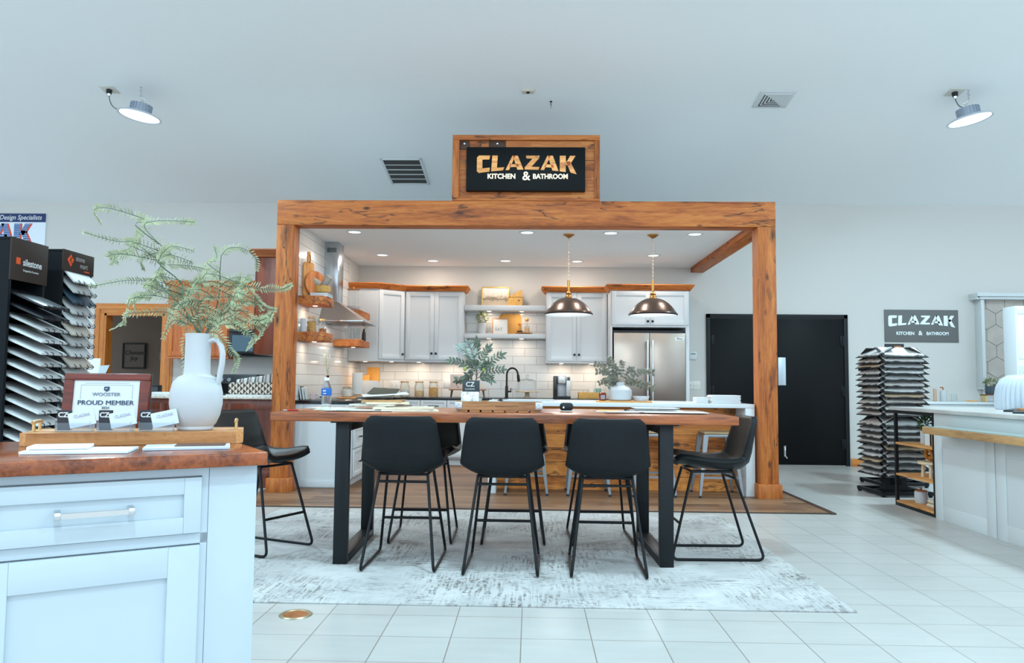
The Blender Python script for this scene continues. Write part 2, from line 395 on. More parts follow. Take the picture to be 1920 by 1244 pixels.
struct('baseboard_back', MB().box(4.41, 8.9, WY-.015, WY, 0, .105, .004), OAK0)
struct('baseboard_left', MB().box(-8.9, x0-.14, WY-.015, WY, 0, .105, .004), OAK0)

# kitchen shell: partition, lowered ceiling, tiled faces
struct('wall_partition', MB().box(-2.56, -2.44, 7.8, WY, 0, 2.735), WALLP, smooth=0)
struct('ceiling_kitchen', MB().box(-2.56, 2.41, 7.8, WY, 2.735, 2.88), CEILP, smooth=0)
TILEC = ((208, 206, 202), (216, 215, 212), (146, 124, 114))
struct('wall_tile', MB().box(-2.44, -2.43, 7.8, WY-.62, 0, 2.735), brick('tile_side', (1, 2), .92, .1145, *TILEC, .0022, .5, 7.9, .024, .12, .35), smooth=0)
struct('wall_tile', MB().box(-2.44, -2.43, WY-.62, WY, 0, 1.36), brick('tile_side', (1, 2), .92, .1145, *TILEC), smooth=0)
struct('wall_tile', MB().box(-2.43, 1.05, WY-.01, WY, .86, 2.1), brick('tile_back', (0, 2), .33, .1145, *TILEC, .0022, .5, -.086, .895, .12, .35), smooth=0)

# black double door
BD = M('door_black', (8, 10, 12), .5, spec=.2, bump=.04, bscale=90)
dx0, dx1 = 2.44, 4.39
m = MB()
m.box(dx0, dx0+.055, WY-.03, WY, 0, 2.085, .004); m.box(dx1-.055, dx1, WY-.03, WY, 0, 2.085, .004); m.box(dx0, dx1, WY-.03, WY, 2.03, 2.085, .004)
struct('trim_3', m, M('door_frame_black', (22, 25, 28), .5, spec=.3))
xm = (dx0+dx1)/2
for i, (a, b_, hx) in enumerate(((dx0+.058, xm-.002, dx0+.075), (xm+.002, dx1-.058, dx1-.075))):
    d = struct('door_%d' % (i+1), MB().box(a, b_, WY-.018, WY-.001, .012, 2.026, .003), BD)
    for z in (.3, 1.02, 1.72):
        h = MB(); h.rod((hx, WY-.03, z-.07), (hx, WY-.03, z+.07), .011); h.box(hx-.03, hx+.03, WY-.026, WY-.018, z-.07, z+.07, .002); h.build('hinge', BLACKM, d)
    if i:
        MB().box(3.425, 3.53, WY-.024, WY-.018, 1.1, 1.485, .003).build('push_plate', M('satin_plate', (198, 208, 216), .35, .3), d, label='pale metal push plate')
        k = MB().box(3.49, 3.515, WY-.03, WY-.018, .12, .27, .004); k.rod((3.50, WY-.035, .14), (3.525, WY-.05, .10), .009); k.rod((3.50, WY-.035, .26), (3.515, WY-.045, .275), .008); k.build('kick_stop', CHROME, d)

# ------------------------------------------------------------------ ceiling fittings
tilt = math.atan(-SL)
def vent_return():
    cy_ = (9.235+10.04)/2; t = thing('return_vent', 'large white framed return air grille with dark slots on the sloped ceiling', 'vent', (-1.61, cy_, ceil_z(cy_)-.002)); t.rotation_euler = (tilt, 0, 0)
    w, l = .255, .41
    m = MB(); m.box(-w, w, -l, -l+.03, -.016, 0, .003); m.box(-w, w, l-.03, l, -.016, 0, .003); m.box(-w, -w+.03, -l, l, -.016, 0, .003); m.box(w-.03, w, -l, l, -.016, 0, .003)
    m.build('frame', WHITE, t)
    MB().box(-w+.02, w-.02, -l+.02, l-.02, -.004, 0).build('backing', M('vent_dark', (46, 46, 46), .7), t)
    for k in range(4):
        y = -l+.03+(k+1)*(2*l-.06)/5
        MB().box(-w+.02, w-.02, y-.006, y+.006, -.014, 0).build('rib', WHITE, t)
    m = MB()
    for k in range(34):
        y = -l+.04+k*(2*l-.08)/33
        m.box(-w+.025, w-.025, y-.003, y+.003, -.009, -.003, mat=None)
    m.build('louvre', M('vent_grey', (92, 90, 88), .6), t)
vent_return()
def vent_supply():
    cy_ = 7.75; t = thing('supply_vent', 'small square white air diffuser with angled louvres on the ceiling', 'vent', (2.455, cy_, ceil_z(cy_)-.002)); t.rotation_euler = (tilt, 0, 0)
    w = .175
    m = MB(); m.box(-w, w, -w, w, -.008, 0, .002); m.build('plate', WHITE, t)
    m = MB()
    for k in range(4):
        a = -.125+k*.03
        m.box(a, .10-k*.028, .12-k*.035, .132-k*.035, -.0095, -.007)
        m.box(a, a+.01, -.11+k*.02, .13-k*.035, -.0095, -.007)
    m.build('slot', M('slot_dark', (20, 24, 24), .7), t)
    MB().prism([(-.13, -.13), (.14, -.13), (.14, .12), (.01, 0)], -.014, -.006, 'xy').build('vane', WHITE, t, smooth=0)
vent_supply()
t = thing('smoke_detector', 'small beige rectangular detector plate with dark eye on ceiling', 'detector', (-.049, 7.577, ceil_z(7.577))); t.rotation_euler = (tilt, 0, 0)
MB().box(-.06, .06, -.035, .035, -.02, 0, .006).build('housing', M('beige_plastic', (206, 192, 176), .5), t)
MB().lathe([(0, -.026), (.018, -.026), (.02, -.018)], seg=16).build('eye', BLACKP, t)
t = thing('ceiling_hook', 'tiny grey wire hook hanging from the ceiling near the sign', 'hook', (.187, 7.797, ceil_z(7.797)))
MB().rod((0, 0, 0), (0, 0, -.05), .004, seg=8).rod((-.012, 0, -.004), (.012, 0, -.004), .008, seg=8).build('stem', BLACKM, t)
MB().tube([(0.011*math.cos(a), 0, -.06+.011*math.sin(a)) for a in [PI/2-k*PI/6 for k in range(9)]], .0022, 6).build('ring', GALV, t)

def high_bay(x, y, z, bx, by, tx, ty, label, cord):
    t = thing('high_bay_light', label, 'light', (x, y, z), 0, 'round industrial high bay lights under the ceiling'); t.rotation_euler = (tx, ty, 0)
    MB().lathe([(0, .015), (.085, .015), (.12, .008), (.165, -.004), (.205, -.022), (.21, -.03), (.2, -.034), (.185, -.026), (0, -.02)], seg=40).build('reflector', M('grey_aluminium', (206, 212, 220), .45, .3), t)
    MB().lathe([(0, -.032), (.17, -.030), (.188, -.027)], seg=40).build('lens', LENS, t)
    m = MB(); m.lathe([(0, .10), (.07, .10), (.095, .09), (.1, .01), (0, .005)], seg=24)
    for k in range(20):
        a = 2*PI*k/20; m.bar((.075*math.cos(a), .075*math.sin(a), .01), (.075*math.cos(a), .075*math.sin(a), .095), .004, .06, up=(math.cos(a), math.sin(a), 0))
    m.build('heat_sink', M('dark_aluminium', (160, 168, 180), .5, .4), t)
    h = MB(); h.rod((0, 0, .1), (0, 0, .135), .014, seg=10); h.tube([(.02*math.cos(a), 0, .155+.022*math.sin(a)) for a in [k*PI/6 for k in range(12)]], .004, 6, closed=True); h.build('hook', CHROME, t)
    L = area((0, 0, -.036), .36, HIGHBAY_W, COOL); L.parent = t
    # hanging chain and the cord to its ceiling box
    top = ceil_z(y); m = MB(); zz = z+.17; k = 0
    while zz < top:
        a = PI/2*(k % 2); m.tube([(x+.009*math.cos(q)*math.cos(a), y+.009*math.cos(q)*math.sin(a), zz+.014+.016*math.sin(q)) for q in [j*PI/4 for j in range(8)]], .0028, 5, closed=True); zz += .024; k += 1
    m.build('hanging_chain', CHROME, label='steel chain holding up the high bay at photo '+('left' if x < 0 else 'right'), cat='chain')
    b_ = thing('outlet_box', 'black cord plug in a square cover plate above the '+('left' if x < 0 else 'right')+' high bay light', 'outlet', (bx, by, ceil_z(by))); b_.rotation_euler = (tilt, 0, 0)
    MB().box(-.075, .075, -.075, .075, -.006, 0, .002).build('cover_plate', M('beige_plate', (208, 204, 192), .5), b_)
    MB().lathe([(0, -.05), (.024, -.048), (.03, -.004)], seg=16).build('plug', BLACKP, b_)
    MB().lathe([(0, -.075), (.014, -.072), (.02, -.05)], seg=12).build('cord_grip', CHROME, b_)
    p = [Vector(q) for q in cord]; n = 14; pts = []
    for i in range(n+1):
        s = i/n; a = p[0]*(1-s)**3 + p[1]*3*s*(1-s)**2 + p[2]*3*s*s*(1-s) + p[3]*s**3; pts.append(a)
    MB().tube(pts, .0045, 6).build('power_cord', M('cord_grey', (70, 78, 84), .5), label='thin cord curving down to the '+('left' if x < 0 else 'right')+' high bay light', cat='cord')
zl = 3.765
high_bay(-3.945, 7.5, zl, -4.301, 7.56, math.radians(-2), math.radians(8), 'lit round high bay light hanging left of the wooden sign',
  ((-4.298, 7.555, 3.96), (-4.27, 7.54, 3.83), (-4.17, 7.5, 3.78), (-4.03, 7.49, zl+.045)))
high_bay(4.3, 7.55, zl-.01, 4.194, 7.605, math.radians(-2), math.radians(-10), 'lit round high bay light hanging at right above the sample tower',
  ((4.196, 7.6, 3.955), (4.2, 7.58, 3.9), (4.21, 7.56, 3.86), (4.24, 7.55, zl+.09)))

CANS = [(-1.94, 8.32), (-.05, 8.30), (.857, 8.31), (1.774, 8.35), (-1.93, 9.85), (-1.33, 10.31), (-.348, 10.275), (.611, 10.285), (1.549, 9.77)]
CN = ['front row, nearest the left partition', 'front row, left of the pendants', 'front row, between the two pendants', 'front row, nearest the right beam', 'above the range hood', 'above the left white wall cabinet', 'above the framed landscape', 'back row, right of the left pendant chain', 'above the refrigerator cabinet']
for (x, y), s in zip(CANS, CN):
    t = thing('recessed_light', 'lit round recessed kitchen ceiling light, '+s, 'light', (x, y, 2.735), 0, 'recessed lights in the kitchen ceiling')
    MB().lathe([(.066, -.001), (.07, -.006), (.088, -.004), (.09, 0)], seg=28).build('trim_ring', WHITE, t)
    MB().lathe([(0, -.004), (.067, -.0035)], seg=28).build('lens', LENS, t)
    L = area((0, 0, -.009), .12, 4.6, SOFTWARM); L.parent = t

def pendant(x, y, label):
    t = thing('pendant_light', label, 'light', (x, y, 2.735), 0, 'domed bronze pendants over the kitchen island')
    MB().lathe([(.062, 0), (.06, -.012), (.045, -.018), (.03, -.03), (.012, -.042), (0, -.043)], seg=28).build('canopy', BRASS, t)
    m = MB(); z = -.045; k = 0
    while z > -.50:
        a = PI/2*(k % 2); m.tube([(.008*math.cos(q)*math.cos(a), .008*math.cos(q)*math.sin(a), z-.012+.014*math.sin(q)) for q in [j*PI/4 for j in range(8)]], .0022, 5, closed=True); z -= .0215; k += 1
    m.build('chain', M('pale_chain', (214, 190, 168), .35, .7), t)
    MB().lathe([(0, -.50), (.012, -.503), (.016, -.53), (.013, -.62), (.02, -.64), (.034, -.655), (.024, -.668), (.036, -.68), (.04, -.70), (0, -.70)], seg=20).build('stem', BRASS, t)
    prof = [(.035, -.70), (.07, -.705), (.12, -.725), (.17, -.76), (.21, -.80), (.245, -.85), (.262, -.875), (.262, -.885), (.256, -.885), (.24, -.86), (.205, -.81), (.165, -.77), (.115, -.737), (.06, -.715)]
    sh = MB().lathe(prof[:8], seg=48).build('shade', BRONZE, t)
    MB().lathe([(r-.004, z-.006) for r, z in prof[:8]][1:], seg=48).build('shade_lining', M('shade_white', (240, 242, 244), .6), sh)
    MB().lathe([(.263, -.872), (.267, -.88), (.263, -.888), (.256, -.885)], seg=48).build('rim', M('dark_rim', (60, 50, 46), .4, .8), sh)
    MB().ball((0, 0, -.79), .04, (1, 1, 1.1), 16, 10).build('bulb', M('bulb_glow', (255, 255, 255), .5, emit=(235, 248, 255), es=2.2), t)
    MB().lathe([(0, -.868), (.25, -.868)], seg=48).build('diffuser', M('diffuser_glow', (255, 255, 255), .6, emit=(232, 244, 250), es=.95), t)
    L = area((0, 0, -.895), .42, 9, (.92, .96, 1.0)); L.parent = t
pendant(.408, 8.40, 'left one of two domed bronze pendants over the island')
pendant(1.326, 8.40, 'right one of two domed bronze pendants, in front of the fridge cabinet')

# ------------------------------------------------------------------ timber portal and sign
def portal():
    t = thing('timber_portal', 'large reclaimed oak post and beam frame around the kitchen display', 'wooden frame', (0, 7.6, 0))
    WX = wood('portal_oak_x', 0, RD, RM_, RL, knots=.85); WZ = wood('portal_oak_z', 2, RD, RM_, RL, knots=.85); WYw = wood('portal_oak_y', 1, RD, RM_, RL, knots=.8)
    MB().box(-2.56, 2.41, 0, .2, 2.664, 2.916, .006).build('beam', WX, t)
    for a, b_ in ((-2.56, -2.384), (2.232, 2.41)):
        p = MB().box(a, b_, 0, .2, .145, 2.664, .005).build('post', WZ, t)
        MB().box(a-.028, b_+.028, -.028, .228, 0, .145, .012).build('plinth', WZ, p)
    MB().box(2.232, 2.41, .2, WY-7.6-.002, 2.664, 2.735, .004).build('return_beam', WYw, t)
portal()
def sign():
    t = thing('wooden_sign', 'wood framed black kitchen company sign standing on the portal beam', 'sign', (-.063, 7.6, 2.916))
    W2, H = .738, .668
    WX = wood('sign_oak_x', 0, (92, 46, 22), RM_, (206, 140, 84), knots=.8, plank=2, plank_w=.105, strip=.5)
    fx = wood('sign_frame_x', 0, RD, RM_, RL, knots=.6); fz = wood('sign_frame_z', 2, RD, RM_, RL, knots=.6)
    MB().box(-W2+.05, W2-.05, .02, .06, .02, H-.04).build('plank_backing', WX, t)
    m = MB().box(-W2, W2, -.012, .11, H-.052, H, .005).box(-W2, W2, -.005, .11, .0, .028, .004); m.build('frame', fx, t)
    MB().box(-W2, -W2+.068, -.01, .11, .028, H-.052, .004).build('frame_upright', fz, t); MB().box(W2-.055, W2, -.01, .11, .028, H-.052, .004).build('frame_upright', fz, t)
    st = M('dark_strap', (70, 44, 30), .5, .3)
    for x, w in ((-.62, .05), (-.29, .085)):
        MB().box(x-w, x+w, .008, .02, H-.145, H-.052, .004).build('metal_strap', st, t)
        MB().ball((x, .006, H-.085), .013, (1, .5, 1)).build('bolt', CHROME, t)
    MB().box(-.593, .588, -.06, .005, .088, .528, .003).build('black_panel', M('panel_black', (5, 8, 10), .5, spec=.2), t)
    MB().box(-.5, .5, .005, .02, .15, .47).build('standoff', BLACKM, t)
    WL = wood('letter_oak_glow', 0, (150, 84, 40), (214, 150, 88), (250, 205, 150), knots=.5, bump=.1)
    b = WL.node_tree.nodes['Principled BSDF']; b.inputs['Emission Color'].default_value = (*lin((255, 214, 160)), 1); b.inputs['Emission Strength'].default_value = .12  # backlight on the letters put into their material as a faint glow
    clazak(t, -.488, .50, .44, .14, -.061, WL)
    cream = M('sign_cream_glow', (250, 232, 200), .5, emit=(255, 232, 196), es=.25)  # cream letters given a glow of their own for the backlit look
    text('lettering', 'KITCHEN', .068, cream, t, (-.242, -.063, .229), offset=.0026, xs=.98)
    text('lettering', '&', .125, cream, t, (.003, -.063, .232), offset=.002, xs=1.0)
    text('lettering', 'BATHROOM', .068, cream, t, (.243, -.063, .229), offset=.0026, xs=.92)
sign()
# ------------------------------------------------------------------ kitchen cabinets
CAB = M('cabinet_white', (204, 208, 210), .36)
KNOB = M('black_knob', (14, 15, 16), .4, .3)
COUNTER = M('black_granite', (22, 24, 25), .2, var=.5, vscale=160)
def shaker(name, parent, x0, x1, z0, z1, y=0, th=.02, rail=.058, mat=None, knob=None, pull=None, loc=None, rot=None):
    """a shaker front facing local -Y whose back lies on y"""
    m = MB(); f = y-th
    m.box(x0, x1, f+.011, y, z0, z1)
    m.box(x0, x0+rail, f, y-.004, z0, z1, .0015); m.box(x1-rail, x1, f, y-.004, z0, z1, .0015)
    m.box(x0+rail, x1-rail, f, y-.004, z1-rail, z1, .0015); m.box(x0+rail, x1-rail, f, y-.004, z0, z0+rail, .0015)
    d = m.build(name, mat or CAB, parent, loc=loc, rot=rot)
    if knob:
        kx, kz = knob; MB().rod((kx, f, kz), (kx, f-.014, kz), .006, seg=12).lathe([(0, .0), (.012, .001), (.0165, .007), (.014, .013), (0, .015)], seg=16, mat=Matrix.Translation((kx, f-.012, kz)) @ Matrix.Rotation(PI/2, 4, 'X')).build('knob', KNOB, d)
    if pull:
        kx, kz, hw = pull; MB().rod((kx-hw, f-.028, kz), (kx+hw, f-.028, kz), .006, seg=10).rod((kx-hw*.7, f, kz), (kx-hw*.7, f-.028, kz), .005, seg=8).rod((kx+hw*.7, f, kz), (kx+hw*.7, f-.028, kz), .005, seg=8).build('handle', KNOB, d)
    return d
def crown(parent, pts, z0, h=.075, out=.055, mat=None, name='crown'):
    """tilted oak crown board following a line of points in plan, leaning out to the right hand side of travel"""
    P = [Vector((x, y, 0)) for x, y in pts]; off = []
    for i, p in enumerate(P):
        ns = []
        if i > 0: d = (p-P[i-1]).normalized(); ns.append(Vector((d.y, -d.x, 0)))
        if i < len(P)-1: d = (P[i+1]-p).normalized(); ns.append(Vector((d.y, -d.x, 0)))
        n = sum(ns, Vector()); n.normalize(); c = n.dot(ns[0]); off.append(n/max(c, .4))
    m = MB(); rows = []
    for p, o in zip(P, off):
        rows.append([m.bm.verts.new(q) for q in (p+Vector((0, 0, z0)), p+o*.018+Vector((0, 0, z0-.004)), p+o*(out+.012)+Vector((0, 0, z0+h-.012)), p+o*out+Vector((0, 0, z0+h)), p+Vector((0, 0, z0+h)))])
    for A, B in zip(rows, rows[1:]):
        for k in range(5): m.bm.faces.new((A[k], A[(k+1) % 5], B[(k+1) % 5], B[k]))
    m.bm.faces.new(rows[0]); m.bm.faces.new(rows[-1][::-1])
    return m.build(name, mat, parent, smooth=0)
CRW = wood('crown_oak', 0, (120, 62, 24), (190, 112, 50), (220, 150, 84), knots=.6)

UB, UT = 1.37, 2.34
# corner wall cabinet
t = thing('corner_wall_cabinet', 'white diagonal corner wall cabinet with one shaker door at the tiled corner', 'cabinet', (-2.43, WY, 0))
m = MB(); m.prism([(0, -.011), (0, -.61), (.38, -.61), (.71, -.33), (.71, -.011)], UB, UT, 'xy'); m.build('body', CAB, t, smooth=0)
ang = math.atan2(.28, .33); L_ = math.hypot(.33, .28)
shaker('door', t, .025, L_-.022, UB+.03, UT-.015, 0, knob=(L_-.05, UB+.10), loc=(.38, -.61, 0), rot=(0, 0, ang))
crown(t, [(0, -.611), (.375, -.611), (.71, -.331)], UT-.001, mat=CRW)
def wall_cab(x0, x1, yf, z0, z1, label, crown_pts=None, name='wall_cabinet', kz=.115, group='white shaker wall cabinets'):
    t = thing(name, label, 'cabinet', (x0, yf, 0), 0, group); w = x1-x0; d = WY-.011-yf
    MB().box(0, w, 0, d, z0, z1, .002).build('body', CAB, t)
    mid = w/2
    shaker('door', t, .012, mid-.0015, z0+.028, z1-.015, -.0005, knob=(mid-.03, z0+kz))
    shaker('door', t, mid+.0015, w-.012, z0+.028, z1-.015, -.0005, knob=(mid+.03, z0+kz))
    if crown_pts: crown(t, crown_pts, z1-.001, mat=CRW)
    return t
wall_cab(-1.718, -.918, 10.47, UB, UT, 'white two door wall cabinet above the three glass jars', [(0, 0), (.80, 0), (.80, .3)])
wall_cab(.205, 1.036, 10.47, UB, UT, 'white two door wall cabinet above the coffee maker', [(0, .3), (0, 0), (.83, 0)])
t = wall_cab(1.04, 2.06, 10.08, 1.84, 2.325, 'white two door bridge cabinet above the refrigerator', [(0, .3), (0, 0), (1.02, 0), (1.02, .66)], kz=.075)
MB().box(0, .022, .0, .7, 0.0, 1.84).build('end_panel', CAB, t); MB().box(.975, 1.02, 0, .7, 0, 1.84).build('end_panel', CAB, t)
def puck(x, y, z, n, e=1.25, col=WARM, r=.03):
    t = thing('puck_light', 'small lit round puck light '+n, 'light', (x, y, z), 0, 'puck lights under shelves and cabinets')
    MB().lathe([(0, -.008), (r-.006, -.008), (r, -.006), (r, 0), (0, 0)], seg=18).build('housing', WLENS, t)
    L = area((0, 0, -.011), r*1.6, e, col); L.parent = t
for x, y, s in ((-2.24, 10.4, 'under the corner cabinet, nearest the tiled corner'), (-1.9, 10.5, 'under the corner cabinet, below its door'), (-1.54, 10.6, 'under the cabinet above the jars, left'), (-1.1, 10.6, 'under the cabinet above the jars, right'),
             (.42, 10.6, 'under the cabinet above the coffee maker, left'), (.83, 10.6, 'under the cabinet above the coffee maker, right')):
    puck(x, y, UB, s)
# white display shelves
SH = []
for z0, z1, lab in ((2.085, 2.157, 'thick white floating shelf, upper of two, holding the landscape picture'), (1.705, 1.765, 'thick white floating shelf, lower of two, holding the eat sign')):
    SH.append(MB().box(-.914, .201, 10.5, WY-.011, z0, z1, .003).build('floating_shelf', CAB, label=lab, cat='shelf', group='white floating shelves'))
    for x, w in ((-.58, 'left'), (-.13, 'right')): puck(x, 10.62, z0, 'under the '+('upper' if z0 > 2 else 'lower')+' white shelf at its '+w, .8)

def shaker_run(t, w, doors, z0=.12, z1=.86, drawer=.15):
    n = doors; cw = w/n
    for i in range(n):
        a, b_ = i*cw+.004, (i+1)*cw-.004
        shaker('drawer', t, a, b_, z1-drawer, z1, -.0005, pull=((a+b_)/2, z1-drawer/2, .07), rail=.035)
        shaker('door', t, a, b_, z0, z1-drawer-.006, -.0005, knob=((b_-.03) if i % 2 == 0 else a+.03, z1-drawer-.06))
for i, (x0, x1, n, s) in enumerate(((-1.80, -1.1, 2, 'nearest the corner'), (-1.1, -.6, 1, 'left of the sink'), (-.6, .22, 2, 'under the sink'), (.22, 1.035, 2, 'beside the refrigerator'))):
    t = thing('base_cabinet', 'white shaker base cabinet on the back wall, '+s, 'cabinet', (x0, 10.19, 0), 0, 'white base cabinets along the back wall')
    MB().box(.001, x1-x0-.001, 0, .59, .1, .864).box(.001, x1-x0-.001, .06, .59, .0085, .1).build('body', CAB, t)
    shaker_run(t, x1-x0, n)
# left run, fronts facing +X
t = thing('drawer_cabinet', 'white drawer base cabinet at the near end of the left kitchen run', 'cabinet', (-1.83, 7.92, 0), PI/2, 'white base cabinets of the left run')
MB().box(0, .55, 0, .597, .1, .869, .002).box(0, .55, .06, .597, .0085, .1).build('body', CAB, t)
for z0, z1 in ((.12, .40), (.408, .63), (.638, .862)):
    shaker('drawer', t, .035, .545, z0, z1, -.0005, pull=(.29, (z0+z1)/2, .055), rail=.042)
shaker('end_panel', t, .02, .58, .02, .862, 0, loc=(0, 0.0, 0), rot=(0, 0, -PI/2), rail=.07, th=.018).location = (-.0, .60, 0)
t = thing('range_cabinet', 'white base cabinet pair of the left run, under the range hood', 'cabinet', (-1.83, 8.475, 0), PI/2, 'white base cabinets of the left run')
MB().box(0, 1.70, 0, .597, .1, .869).box(0, 1.70, .06, .597, .0085, .1).build('body', CAB, t)
shaker_run(t, 1.70, 4, z1=.862)
MB().box(-2.428, -1.80, 7.88, WY-.012, .87, .90, .003).build('countertop', COUNTER, label='black stone countertop along the left tiled wall', cat='countertop')
MB().box(-1.799, 1.035, 10.16, WY-.012, .866, .896, .003).build('countertop', COUNTER, label='black stone countertop along the back wall with the sink tap', cat='countertop')

# refrigerator
t = thing('refrigerator', 'stainless steel french door refrigerator built into the white surround', 'refrigerator', (1.075, 10.07, 0))
SS = M('brushed_stainless', (160, 148, 138), .36, 1, var=.05, vscale=3)
MB().box(0, .935, .05, .70, .02, 1.80).build('cabinet', M('fridge_dark', (30, 32, 34), .5), t)
for a, b_ , hx in ((.004, .4655, .435), (.4695, .931, .50)):
    d = MB().box(a, b_, -.02, .05, .72, 1.765, .008).build('door', SS, t)
    MB().rod((hx, -.07, .80), (hx, -.07, 1.66), .0125).rod((hx, -.07, .86), (hx, -.02, .86), .009).rod((hx, -.07, 1.60), (hx, -.02, 1.60), .009).build('handle', CHROME, d)
    MB().rod((hx, -.07, 1.58), (hx, -.07, 1.665), .0155).build('handle_cap', CHROME, d)
fz = MB().box(.004, .931, -.02, .05, .06, .715, .008).build('freezer_drawer', SS, t)
MB().rod((.1, -.07, .66), (.83, -.07, .66), .0125).rod((.15, -.07, .66), (.15, -.02, .66), .009).rod((.78, -.07, .66), (.78, -.02, .66), .009).build('handle', CHROME, fz)
MB().box(.80, .905, -.0225, -.02, 1.665, 1.705, .001).build('badge', M('badge', (225, 225, 225), .3, .5), t)
text('badge_lettering', 'JENNAIR', .024, BLACKP, t, (.853, -.0235, 1.69), offset=.0006, xs=.85)

# hood
t = thing('range_hood', 'stainless chimney range hood with a slanted canopy on the tiled left wall', 'range hood', (-2.428, 9.06, 0))
HS = M('hood_stainless', (176, 166, 160), .32, 1)
MB().box(0, .16, -.13, .13, 2.0, 2.733, .002).build('chimney', M('chimney_steel', (190, 200, 206), .25, 1), t)
m = MB(); 
for k in range(9): m.box(.028+k*.0125, .034+k*.0125, -.1325, -.13, 2.61, 2.665)
m.build('vent_slots', BLACKM, t)
m = MB(); B = [m.bm.verts.new(v) for v in ((0, -.31, 1.80), (.50, -.31, 1.80), (.50, .31, 1.80), (0, .31, 1.80))]; T = [m.bm.verts.new(v) for v in ((0, -.13, 2.03), (.16, -.13, 2.03), (.16, .13, 2.03), (0, .13, 2.03))]
for k in range(4): m.bm.faces.new((B[k], B[(k+1) % 4], T[(k+1) % 4], T[k]))
m.bm.faces.new(B[::-1]); m.bm.faces.new(T)
m.build('canopy', HS, t, smooth=0)
MB().box(0, .51, -.32, .32, 1.782, 1.80, .003).build('lip', CHROME, t)
MB().box(.01, .53, -.33, .33, 1.772, 1.782, .001).build('glass_skirt', M('smoked_glass', (120, 112, 108), .08, alpha=.45), t)
area((-2.2, 9.06, 1.76), .2, 2.0, SOFTWARM)

# oak block shelves on the left wall
SHW = wood('shelf_oak', 1, (112, 58, 26), (178, 106, 56), (214, 148, 92), knots=.6)
for (y0, y1, z0, z1, x1, lab) in ((7.95, 8.36, 1.90, 1.99, -2.16, 'thick oak block shelf by the left post, upper, holding the round boards'), (7.95, 8.36, 1.518, 1.612, -2.16, 'thick oak block shelf by the left post, lower, holding the storage jars'),
                              (9.42, 9.98, 1.53, 1.607, -2.10, 'thick oak block shelf beyond the hood, lower, holding the glasses'), (9.42, 9.98, 1.885, 1.978, -2.10, 'thick oak block shelf beyond the hood, upper')):
    MB().box(-2.43, x1, y0, y1, z0, z1, .004).build('block_shelf', SHW, label=lab, cat='shelf', group='oak block shelves on the left tiled wall')
    if z0 != 1.885: puck(x1-.14, (y0+y1)/2-.02, z0, 'under the '+lab.split(',')[0].replace('thick ', '')+(', lower one' if z0 < 1.7 else ', upper one'), .9, r=.026)

# island
t = thing('kitchen_island', 'kitchen island with white waterfall top and reclaimed plank front', 'island', (0, 7.71, 0))
QZ = M('white_quartz', (216, 220, 222), .18, var=.02, vscale=6)
PL = wood('island_planks', 0, (120, 66, 28), (200, 126, 62), (232, 162, 94), knots=.85, plank=2, plank_w=.145, strip=1.3, gapc=.12, rough=.55)
MB().box(-.415, 2.215, 0, 1.15, .872, .912, .003).build('worktop', QZ, t)
MB().box(2.125, 2.215, 0, 1.15, .0085, .871, .003).build('waterfall_end', QZ, t); MB().box(-.415, -.335, 0, 1.15, .0085, .871, .003).build('waterfall_end', QZ, t)
MB().box(-.334, 2.124, .36, .385, .0085, .871).build('plank_front', PL, t, smooth=0)
MB().box(-.334, 2.124, .386, 1.13, .0085, .870).build('body', CAB, t)

# ------------------------------------------------------------------ kitchen props
def jar(x, y, z, r, h, fill, fillh, label, lid, group='glass storage jars', lidh=.02, round_=.02):
    t = thing('storage_jar', label, 'jar', (x, y, z), 0, group)
    MB().lathe([(0, 0), (r-.01, 0), (r, .01), (r, h-round_*2), (r-.012, h-round_), (r-.014, h), (r-.018, h), (r-.017, h-round_), (r-.006, h-round_*2.2), (r-.005, .012), (0, .006)], seg=28).build('glass', GLASS, t)
    if fill: MB().lathe([(0, .008), (r-.008, .008), (r-.0065, .016), (r-.0065, fillh), (r*.4, fillh+.012), (0, fillh+.006)], seg=24).build('contents', fill, t)
    MB().lathe([(0, h), (r-.008, h), (r-.006, h+.004), (r-.006, h+lidh), (0, h+lidh)], seg=28).build('lid', lid, t)
    return t
LID = M('jar_lid_oak', (206, 168, 120), .5, var=.3, vscale=60)
FLOUR = M('flour', (214, 208, 200), .9); OATS = M('oats', (214, 176, 130), .9, var=.3, vscale=90); PASTA = M('pasta', (206, 150, 84), .8, var=.4, vscale=70)
cz = .8965
jar(-1.72, 10.55, cz, .066, .19, FLOUR, .10, 'glass jar of white flour, leftmost of three on the back counter', LID)
jar(-1.52, 10.55, cz, .066, .19, OATS, .075, 'half filled glass jar of oats, middle of three on the back counter', LID)
jar(-1.325, 10.55, cz, .066, .19, PASTA, .12, 'glass jar of golden cereal, rightmost of three on the back counter', LID)
